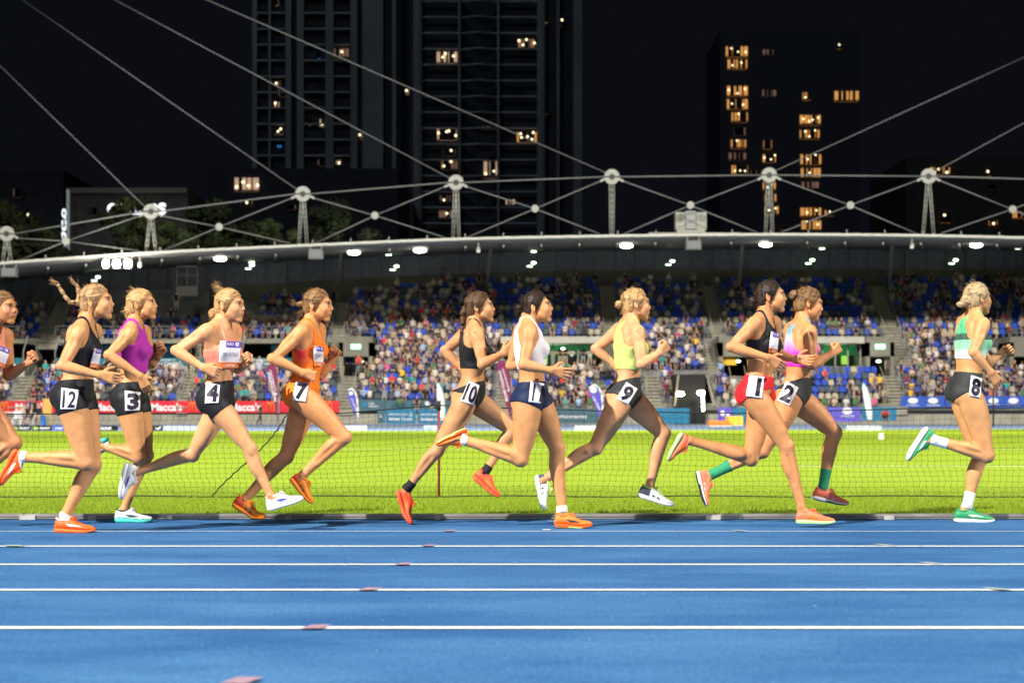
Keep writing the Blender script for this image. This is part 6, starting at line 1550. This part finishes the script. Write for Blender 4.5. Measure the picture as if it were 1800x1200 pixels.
for a,b,lab in((287,350,'pale low board between runners 3 and 4'),(600,645,'white low board below the small purple flag'),(745,768,'white low board with green figures left of the net post'),(1010,1062,'white low board behind the knee of runner 9'),(1488,1550,'white and blue low board right of runner 2')):
    board(a,b,mat('pale_board',(.36,.40,.45),.6,.3,4,.15),lab,[('t','NSW',748,760,749,756,mat('green_print',(.05,.3,.2),.6),.03)] if a==745 else None)
for px0,px1,z0,z1,c,lab in((1249,1284,739,749.5,(.75,.18,.03),'flat orange landing mat on the grass edge right of the booth'),(1281,1306,731,748.5,(.80,.42,.04),'taller yellow landing mat behind the hip of runner 1')):
    Yq=90 if px0<1260 else 91; rt=empty('landing_mat',(XP((px0+px1)/2,Yq),Yq,0)); tag(rt,lab,'mat'); m_=MB(); m_.box(XP(px0,Yq),XP(px1,Yq),Yq,Yq+1.6,max(.01,ZP(z1,Yq)),ZP(z0,Yq)); m_.build('foam_block',mat('mat_vinyl',c,.5,.3,6,.1),rt)
    m_=MB(); m_.box(XP(px0,Yq)-.02,XP(px1,Yq)+.02,Yq-.02,Yq+1.62,max(.01,ZP(z1,Yq)),max(.01,ZP(z1,Yq))+.06); m_.build('base_sheet',PV,rt)
# feather flags
def feather(pts_l,pts_r,pole,Y,m,label,edge=None,prints=None,group='feather flags along the far track'):
    rt=empty('feather_flag',(XP(pole[0][0],Y),Y,ZP(pole[0][1],Y))); tag(rt,label,'flag',group)
    g=MB(); n=len(pts_l)
    vs=[]
    for dy in(0,.02):
        for (a,b),(c,d) in zip(pts_l,pts_r): vs+=[(XP(a,Y),Y+dy,ZP(b,Y)),(XP(c,Y),Y+dy+.05,ZP(d,Y))]
    k=2*n; fs=[]
    for i in range(n-1): fs+=[(2*i,2*i+1,2*i+3,2*i+2),(k+2*i,k+2*i+2,k+2*i+3,k+2*i+1)]
    g.add(vs,fs); s_=g.build('cloth',m,rt)
    g=MB(); g.path([(XP(a,Y),Y+.03,ZP(b,Y)) for a,b in pole],.035 if edge is None else .07,6); g.build('pole',edge or WHS,rt,True)
    for p in prints or []:
        g=MB()
        if p[0]=='t':
            _,s,x0,y0,x1,y1,h=p; A=Vector((XP(x0,Y),Y-.03,ZP(y0,Y))); B=Vector((XP(x1,Y),Y-.03,ZP(y1,Y))); d=(B-A); L_=d.length; d.normalize(); u_=Vector((d.z*-1,0,d.x)); 
            vs,fs,wd,ht=text_data(s,.02); g.add([A+d*(v[0]/wd*L_)+u_*(v[1]/ht*h*Y/F) for v in vs],fs); g.build('lettering',WPR,s_)
        else:
            _,cx,cy,r,mm=p; n=14; g.add([(XP(cx+r*math.cos(6.283*i/n),Y),Y-.03,ZP(cy+r*.9*math.sin(6.283*i/n),Y)) for i in range(n)],[tuple(range(n))]); g.build('emblem',mm,s_)
MARP=[('t','sydneyolympicpark',474,650,485,690,3),('t','ATHLETICS CENTRE',469,652,482,712,4.5),('b',485,692,1.8,WPR)]
feather([(470,655),(468,650),(470,643),(477,639),(484,642)][::-1]+[(474,675),(479,698),(485,722),(488,738)],[(480,640),(482,641),(484,643),(486,646),(488,650)]+[(489,672),(489.5,698),(489.6,722),(489.6,739)],[(489.6,746),(489.6,700),(489,660),(486,643),(478,637.5),(470,642)],118,MAR,'tall maroon flag with white lettering between runners 4 and 7',prints=[('t','sydneyolympicpark',473.5,650,483.5,688,3.2),('t','ATHLETICS CENTRE',469.5,654,482,706,4.5),('b',485,692,1.8,WPR)])
feather([(876,634),(874,638),(873,645)]+[(878,670),(884,695),(893,722),(899,738)],[(888,634),(893,640),(896,648)]+[(898,672),(899.5,698),(900,722),(900.4,739)],[(900.4,746),(900,700),(898.6,665),(895,643),(887,632),(877,632)],118,MAR,'tall maroon flag with white lettering between runners 10 and 11',prints=[('t','sydneyolympicpark',882,648,894,688,3.2),('t','ATHLETICS CENTRE',876,652,889,706,4.5),('b',894,686,1.9,WPR)])
feather([(614,685),(611,690),(611,698)]+[(616,708),(622,722),(626.5,736)],[(621,685),(625,692),(627,700)]+[(628,710),(628.5,722),(628.8,737)],[(628.8,742),(628.6,715),(627.5,700),(624,689),(618,682.5),(612,686)],125,PFL,'small purple feather flag with white edge right of runner 7',edge=WFL,prints=[('b',617,691,3.6,WFL),('t','ATHLETICS',616.5,700,625.5,722,2.4)])
feather([(1041,678),(1036,682),(1033,687)]+[(1043,705),(1050,722),(1056,740)],[(1050,679),(1056,687),(1058,696)]+[(1059,710),(1059.5,725),(1059.6,741)],[(1059.8,746),(1059.5,712),(1058,694),(1053,682),(1045,676),(1035,682)],120,PFL,'purple feather flag with white edge left of runner 9',edge=WFL,prints=[('b',1043,685,6,WFL),('t','Little Athletics',1041,697,1054,722,3.4)])
feather([(768,674),(768,680),(768.5,700),(770,718),(773,734)],[(772,673),(777,682),(781,700),(782.4,718),(782.6,735)],[(782.6,742),(782.4,718),(781,700),(776.5,681),(770,672)],125,WFL,'white feather flag behind the net post')
feather([(1516,674),(1516,682),(1518,700),(1522,720),(1525,737)],[(1519,673),(1525,682),(1530,700),(1533,720),(1533.6,737)],[(1533.6,742),(1533,718),(1530,698),(1524,680),(1517,672)],125,WFL,'white feather flag right of runner 2')
# the black booth with lamps
Y=140.2; rt=empty('booth',(XP(1215,Y),Y,0)); tag(rt,'black open booth with bright lamps at the front of the stand','booth')
m=MB(); m.box(XP(1188,Y),XP(1242,Y),Y+.8,Y+4.5,0,ZP(658,142)); m.build('black_drape',BLK,rt)
for a,b in((1181,1190),(1249,1240)):
    m=MB(); m.bar((XP(b,142),Y+.7,ZP(660,142)),(XP(a+(4 if a<1200 else 6),Y),Y-.4,ZP(714,Y)),.16,.2); m.build('side_rail',CON,rt)
for px,py,lab in((1196,692,'left'),(1232,690,'right')):
    x,z=XP(px,139.6),ZP(py,139.6); r2_=empty('work_lamp',(x,139.6,z)); tag(r2_,f'glaring work lamp in front of the black booth, {lab} one','lamp'); m=MB()
    for dx in(-.13,.13): m.ball((x+dx,139.6,z),.19,10)
    m.build('lamp_head',em('work_lamp_glass',(1,.85,.55),30),r2_,True); m=MB(); m.tube((x,139.7,z-.1),(x,139.7,.3),.03,n=6); m.build('stand',BLK,r2_)
x=XP(1236,139.5); rt2=empty('light_tube',(x,139.5,.6)); tag(rt2,'vertical glowing light tube below the right work lamp','lamp'); m=MB(); m.tube((x,139.4,ZP(722,139.5)),(x-.05,139.4,ZP(694,139.5)),.10,n=8); m.build('tube',em('tube_glass',(.85,1,.85),14),rt2,True); m=MB(); m.box(x-.12,x+.12,139.35,139.5,ZP(724,139.5),ZP(722,139.5)); m.build('end_cap',BLK,rt2)
# plastic chairs, officials, table at the left
WPL=mat('white_chair_plastic',(.78,.78,.76),.4,.4)
def pchair():
    rt=empty('plastic_chair'); 
    m=MB(); m.box(-.22,.22,-.22,.22,.42,.45); m.build('seat',WPL,rt)
    m=MB(); m.box(-.22,.22,.20,.24,.66,.84)
    for i in range(4): m.box(-.20+.12*i,-.15+.12*i,.20,.235,.45,.66)
    m.build('backrest',WPL,rt)
    for sx in(-1,1):
        for sy in(-1,1): m=MB(); m.tube((sx*.20,sy*.20,.42),(sx*.25,sy*.24,0),.025,n=6); m.build('leg',WPL,rt)
    return rt
proto=pchair()
for q,(px,lab) in enumerate(((30,'empty, left of the officials'),(46,'under the left official'),(66,'under the right official'))):
    c=proto if q==0 else copy_tree(proto); Yc=118; c.location=(XP(px,Yc),Yc,0); c.scale=(1.25,1.25,1.25); c.rotation_euler=(0,0,0); tag(c,'white plastic chair '+lab,'chair','white plastic chairs left of runner 12')
for px,z,pose,sh,lab,Yq in((47,.05,'sit','black','official in black seated on a white plastic chair, left one',117.6),(66,.05,'sit','black','official in black seated on a white plastic chair, right one',117.6),(50,.0,'stand','navy','official in dark blue standing behind the left chair',119.4),(60,0,'stand','black','official in black standing behind the right chair',119.8)):
    o=bpy.data.objects.new('person',person_data((pose,int(px)%3,sh))); COL.objects.link(o); o.location=(XP(px,Yq),Yq,z); o.scale=(1.15,)*3; tag(o,lab,'official','officials by the far track')
rt=empty('folding_table',(XP(22,119),119,0)); tag(rt,'white folding table left of the officials','table'); m=MB(); m.box(XP(6,119),XP(40,119),119,119.8,.92,.97); m.build('tabletop',WPL,rt)
for px in(8,38):
    m=MB(); m.tube((XP(px,119),119.1,.92),(XP(px,119),119.1,0),.03,n=6); m.tube((XP(px,119),119.7,.92),(XP(px,119),119.7,0),.03,n=6); m.build('leg',RAILM,rt)
m=MB(); x=XP(31,119); m.tube((x,119.3,.97),(x,119.3,1.45),.16,.03,n=10); o=m.build('traffic_cone',mat('cone_orange',(.8,.15,.02),.6)); tag(o,'orange cone standing on the white folding table','cone')
m=MB(); x=XP(74,118); m.tube((x,118,0),(x,118,.75),.26,.24,n=12); o=m.build('bin',mat('blue_bin',(.02,.15,.45),.5)); tag(o,'blue bin beside the right official','bin')
m=MB(); x=XP(84,118.5); m.box(x-.3,x+.3,118.4,118.5,.75,1.9); m.box(x-.34,x+.34,118.42,118.48,0,.05); m.tube((x-.25,118.45,0),(x-.25,118.45,.8),.03); m.tube((x+.25,118.45,0),(x+.25,118.45,.8),.03); o=m.build('notice_board',mat('amber_board',(.55,.33,.08),.6)); tag(o,'amber notice board on legs just left of runner 12','board')
# walking official, crouching photographer
def walker():
    A=[]; c=lambda a,b,r1,r2,k_: A.append((cap(a,b,r1,r2,.025),k_))
    c((0,-.08,.88),(.16,-.1,.48),.085,.06,'p'); c((.16,-.1,.48),(.10,-.1,.08),.055,.04,'p'); c((.10,-.1,.05),(.24,-.1,.03),.04,.035,'h')
    c((0,.08,.88),(-.10,.1,.50),.085,.06,'p'); c((-.10,.1,.50),(-.34,.1,.16),.055,.04,'p'); c((-.36,.1,.14),(-.30,.1,.03),.04,.035,'h')
    A.append((ell((0,0,.95),(.12,.15,.13),None,.04),'t')); A.append((ell((.03,0,1.15),(.11,.15,.23),None,.05),'t')); c((.04,-.14,1.36),(.04,.14,1.36),.07,.07,'t'); c((.05,0,1.40),(.08,0,1.58),.05,.05,'s'); A.append((ell((.09,0,1.60),(.10,.078,.115),None,.01),'s')); A.append((ell((.065,0,1.635),(.10,.085,.10),None,.01),'h'))
    c((.04,-.18,1.34),(-.06,-.22,1.08),.05,.04,'t'); c((-.06,-.22,1.08),(.16,-.18,1.02),.038,.03,'s'); c((.04,.18,1.34),(.10,.2,1.08),.05,.04,'t'); c((.10,.2,1.08),(.32,.1,1.18),.038,.03,'s')
    pr=[a[0] for a in A]; lo=np.min([p[1] for p in pr],0)-.06; hi=np.max([p[2] for p in pr],0)+.06; D,ax=field(pr,lo,hi,.035); V,Fq,N=nets(D,ax,.035); best=np.full(len(V),9.); kid=np.zeros(len(V),int)
    X,Yy,Z=[V[:,i].astype(np.float32) for i in range(3)]
    for i,(p,k_) in enumerate(A):
        d=p[0](X,Yy,Z); mm=d<best; best[mm]=d[mm]; kid[mm]=i
    col={'s':(.45,.27,.18),'h':(.02,.02,.02),'t':(.02,.05,.035),'p':(.015,.02,.02)}
    return np_mesh('person',V,Fq,[SPM],np.array([col[A[i][1]] for i in kid]),nor=N)
o=bpy.data.objects.new('person',walker()); COL.objects.link(o); o.location=(XP(457,136),136,0.0); o.rotation_euler=(0,0,-.3); tag(o,'official in dark green walking right along the far track beside runner 4','official')
o=bpy.data.objects.new('person',person_data(('lean',1,'red'))); COL.objects.link(o); o.location=(XP(1556,124),124,.02); o.scale=(1.3,1.3,.95); tag(o,'photographer in a red jacket sitting low by the far track','photographer')
ob=MB(); x=XP(1556,123.4); ob.box(x-.16,x+.16,123.3,123.6,.55,.78); ob.tube((x,123.4,.66),(x,123,.66),.10,n=10); o=ob.build('camera',BLK); tag(o,'black camera held by the photographer in red','camera')
# ------------------------------------------------------------------ buildings and trees in the night behind the stand
TW=mat('tower_concrete',(.19,.20,.21),.8,.2,.05,.3); TWD=mat('tower_dark_glass',(.022,.026,.034),.25,.5,.3,.4); TWS=mat('tower_slab',(.30,.32,.34),.7,.2,.4,.3); 
WINW=[em('warm_lit_window',(.95,.62,.42),.42),em('amber_lit_window',(1,.45,.12),.62),em('dim_warm_window',(.75,.42,.28),.13)]; SPOT=em('bright_ceiling_lamp',(1,.88,.55),2.6); BLUEW=em('blue_lit_window',(.05,.35,.9),.9)
def building(name,label,Y,x0,x1,ytop,ybot=470,depth=30,m=TWD):
    rt=empty(name,(XP((x0+x1)/2,Y),Y,0)); tag(rt,label,'building'); g=MB(); g.box(XP(x0,Y),XP(x1,Y),Y,Y+depth,0,ZP(ytop,Y)); g.build('facade',m,rt); return rt
def fin(rt,Y,a,b,yt,m=None,d=1.0,nm='pillar'):
    g=MB(); g.box(XP(a,Y),XP(b,Y),Y-d,Y-.02,0,ZP(yt,Y)); g.build(nm,m or TW,rt)
wr=random.Random(4)
def win(rt,Y,px,py,w_,h_,kind=0,lamps=0,mull=3,dy=-.35):
    x0,x1,z0,z1=XP(px-w_/2,Y),XP(px+w_/2,Y),ZP(py+h_/2,Y),ZP(py-h_/2,Y); g=MB(); g.box(x0,x1,Y+dy,Y+dy+.2,z0,z1); f=g.build('lit_window',WINW[kind] if kind<3 else BLUEW,rt)
    g=MB()
    mull+=wr.randrange(0,4)
    for i in range(1,mull):
        x=x0+(x1-x0)*i/mull+wr.uniform(-.1,.1); ww=wr.uniform(.05,.55); g.box(x-ww,x+ww,Y+dy-.05,Y+dy-.01,z0,z1)
    g.box(x0,x1,Y+dy-.06,Y+dy-.012,z0,z0+(z1-z0)*wr.uniform(.05,.2)); g.build('mullion',DK,f)
    if lamps:
        for i in range(lamps):
            g=MB(); g.ball((x0+(x1-x0)*(i+.5)/lamps+wr.uniform(-.5,.5),Y+dy-.25,z1-(z1-z0)*wr.uniform(.05,.75)),.22,6); g.build('ceiling_lamp',SPOT,f)
Y=335
A=building('apartment_tower','tall dark apartment tower with few lit windows, left one of the pair',Y,447,704,-60)
for a,b in((445,453),(473,477),(503,513),(523,535),(573,587),(617,629),(638,652),(652,674),(690,697)): fin(A,Y,a,b,-60)
for k in range(17):
    z=-30+27.7*k
    for a,b in((453,473),(477,503),(535,573),(587,617)):
        g=MB(); g.box(XP(a,Y),XP(b,Y),Y-1.1,Y-.02,ZP(z+1.2,Y),ZP(z-1.2,Y)); g.build('balcony_slab',TWS,A)
for px,py,w_,h_,k,l in((487,6,5,10,0,0),(489,146,6,8,0,1),(496,165,12,12,2,0),(487,185,8,10,0,1),(490,230,16,14,0,2),(561,97,6,14,3,0),(600,95,26,18,2,1),(545,215,5,12,0,0),(568,217,11,14,0,2),(565,287,11,12,2,0),(595,286,7,8,0,1),(636,240,4,11,0,1),(716,163,5,10,0,1),(491,258,6,4,3,0),(600,305,16,6,2,0)): win(A,Y,px,py,w_,h_,k,l,2)
B=building('apartment_tower','tall dark apartment tower with curved balconies and several lit windows, right one of the pair',Y,730,1022,-60)
for a,b in((728,742),(806,810),(874,878),(944,957),(978,983),(1007,1022)): fin(B,Y,a,b,-60,d=2.4)
for a,b in((728,742),(944,957)): fin(B,Y,a+2,b-3,-60,d=2.7)
for k in range(17):
    z=6+27.7*k
    g=MB(); pts=[]
    for i in range(31):
        px=742+202*i/30; cv=(1.3*(1-math.cos((px-808)/68*6.283)) if 808<px<876 else 0); zz=ZP(z+(3.2*math.sin((px-808)/68*math.pi) if 808<px<876 else 0),Y); pts.append((px,Y-1.4-cv,zz))
    for (pa,ya,za),(pb,yb,zb_) in zip(pts,pts[1:]): g.bar((XP(pa,Y),ya,za),(XP(pb,Y),yb,zb_),.5,.26)
    g.build('balcony_slab',TWS,B)
for px,py,w_,h_,k,l in((786,103,36,20,0,3),(925,79,28,16,2,4),(786,238,34,20,0,4),(926,243,34,18,1,5),(790,270,22,12,2,1),(790,292,28,16,2,2),(863,300,25,30,0,2),(866,280,8,6,0,0),(783,350,18,12,2,1),(784,378,24,14,2,1),(897,356,16,9,0,0),(959,38,6,8,0,0),(984,38,8,20,2,2),(960,197,7,10,2,0),(862,226,28,4,2,0)): win(B,Y,px,py,w_,h_,k,l,3,-.9)
Y=430
C_=building('apartment_tower','dark tower on the right with columns of amber lit windows',Y,1265,1512,55,m=mat('night_glass',(.026,.030,.042),.6,.2))
def cells(rt,Y,lst,kind=1):
    for px,py,w_,h_,l in lst: win(rt,Y,px,py,w_,h_,kind if l>=0 else 2,max(l,0),4,-.3)
cells(C_,Y,[(1295,92,38,19,3),(1296,114,34,17,2),(1296,161,36,18,3),(1296,184,36,18,2),(1300,207,28,17,1),(1300,232,20,14,-1),(1298,254,26,16,1),(1296,276,30,14,-1),(1300,299,28,16,3),(1349,255,14,16,0),(1352,279,22,14,3),(1352,328,22,15,2),(1354,349,20,15,0),(1356,370,24,15,2),(1377,401,12,6,0),(1418,170,14,14,1),(1488,170,42,18,0),(1424,212,36,18,4),(1423,237,34,16,3),(1425,281,36,18,2),(1425,304,34,16,1),(1424,326,30,12,-1),(1425,374,36,17,2),(1426,396,34,16,2),(1458,375,16,10,1),(1350,93,18,10,-1),(1352,165,24,12,-1),(1475,83,6,8,1),(1328,304,16,8,-1)])
Y=300
D_=building('apartment_block','low dark block at the far right with a few amber windows',Y,1592,1900,278,m=mat('dark_brick',(.033,.031,.03),.8,.2,1,.3)); cells(D_,Y,[(1652,301,34,12,3),(1661,383,18,18,1),(1738,304,8,12,1),(1790,378,20,12,0),(1745,392,14,8,1),(1742,329,8,10,-1)])
E_=building('apartment_block','low dark block behind the trees with one bright lounge window',Y,365,700,296,m=mat('dark_render',(.03,.033,.042),.8,.2,1,.3)); win(E_,Y,434,325,42,24,0,4,4); win(E_,Y,434,357,20,12,2,1,2); win(E_,Y,513,365,14,8,2,0,2); 
F_=building('apartment_block','low dark block left of the tree line with a dim window',260,-60,112,300,m=mat('dark_render_two',(.028,.03,.036),.8,.2,1,.3)); win(F_,260,32,340,14,16,2,0,2); win(F_,260,50,375,7,14,2,1,2)
# the arena behind the trees with its white lit letters
Y=232; Q=building('arena','dark flat roofed arena with glowing white letters on roof and corner',Y,118,330,331,m=mat('arena_wall',(.05,.045,.045),.8,.2,.6,.3))
g=MB(); g.box(XP(118,Y),XP(330,Y),Y-.6,Y-.05,ZP(340,Y),ZP(331,Y)); g.build('roof_fascia',mat('arena_fascia',(.12,.11,.105),.7),Q)
SIGN=em('sign_glass',(.95,1,1),1.3); SIGNB=em('corner_sign_glass',(.9,.97,1),1.2)
g=MB(); lay_text(g,'QUDOS',XP(188,228),XP(292,228),ZP(381,228),ZP(356.5,228),228,.05,False); g.build('roof_sign',SIGN,Q)
g=MB()
for i,ch in enumerate('QUDOS'):
    lay_text(g,ch,XP(109.5,230),XP(117.5,230),ZP(386+20.5*i,230),ZP(367+20.5*i,230),230-.3,.06,False)
g.build('corner_sign',SIGNB,Q)
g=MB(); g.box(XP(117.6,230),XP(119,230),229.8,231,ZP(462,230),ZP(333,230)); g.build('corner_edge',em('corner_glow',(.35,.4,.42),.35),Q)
win(Q,Y,166,372,6,13,2,0,2); win(Q,Y,145,395,4,9,2,0,2)
# trees
LEAF=mat('night_foliage',(.07,.09,.035),.8,.2,vc='Col'); BARK=mat('bark',(.06,.045,.03),.9,.1,4,.3)
def tree(label,px,pytop,Y,wpx,seed,pyb=470,dens=1.0,tone=(.045,.062,.022)):
    rr=np.random.default_rng(seed); x=XP(px,Y); H=ZP(pytop,Y); W=wpx*Y/F/2; rt=empty('tree',(x,Y,0)); tag(rt,label,'tree','trees behind the stand')
    g=MB(); r0=.35; top=Vector((x,Y,H*.62)); g.tube((x,Y,0),tuple(top),r0,r0*.45,n=8); lim=[]
    for i in range(9):
        a=rr.random()*6.28; b=top.lerp(Vector((x,Y,H*.35)),rr.random()); e=Vector((x+W*.7*math.cos(a),Y+W*.7*math.sin(a),b.z+H*(.12+.2*rr.random()))); g.tube(tuple(b),tuple(e),.14,.04,n=5); lim.append(e)
    g.build('trunk',BARK,rt,True)
    nc=int(34*dens); V=[];Cc=[]
    cs=[]
    for i in range(nc):
        t_=rr.random(); zc=H*(.45+.50*t_); rad=W*math.sqrt(max(0,1-((t_-.35)/.68)**2)); a=rr.random()*6.28; q=rad*math.sqrt(rr.random())*.9; cs.append((x+q*math.cos(a),Y+q*math.sin(a)*.8,zc,W*(.16+.20*rr.random())))
    for cx,cy,cz,r in cs:
        n=int(190); d=rr.normal(size=(n,3)); d/=np.linalg.norm(d,axis=1,keepdims=True); rad=r*(.55+.55*rr.random((n,1))); c=np.array((cx,cy,cz))+d*rad*np.array((1,1,.75)); s=.22+.22*rr.random((n,1))
        u=rr.normal(size=(n,3)); u/=np.linalg.norm(u,axis=1,keepdims=True); v=np.cross(u,d); v/=np.linalg.norm(v,axis=1,keepdims=True)+1e-6
        V.append(np.stack([c-u*s,c+v*s*.55,c+u*s,c-v*s*.55],1)); tn=.45+.6*rr.random(); Cc.append(np.repeat((np.array(tone)*tn)[None]*(.7+.6*rr.random((n,1))),4,0))
    V=np.concatenate(V).reshape(-1,3); n=len(V)//4; o=link('crown',np_mesh('crown',V,np.arange(n*4).reshape(-1,4),[LEAF],np.concatenate(Cc),smooth=False),rt)
tree('round pale topped tree rising highest behind the roof above runner 3',232,318,185,120,1,tone=(.085,.092,.035))
tree('dark tree at the left edge behind the roof',12,335,190,130,2,dens=1.3)
tree('dark tree left of the glowing corner sign',75,385,188,110,3)
tree('dark tree below the bright lounge window',372,343,195,140,4,dens=1.3,tone=(.035,.05,.018))
tree('dark tree left of the third mast',455,372,192,120,5)
tree('dark tree right of the third mast in front of the tower',580,335,200,120,6,dens=1.2,tone=(.03,.042,.018))
tree('low dark tree between the arena letters and the second mast',300,375,178,110,7)
tree('low dark tree right of the third mast close to the roof',520,395,178,90,8)
tree('dark tree covering the lower half of the arena letters',236,372,181,112,9,dens=1.6)
tree('low dark tree below the left tower by the fourth mast',660,390,190,110,10,tone=(.028,.036,.018))
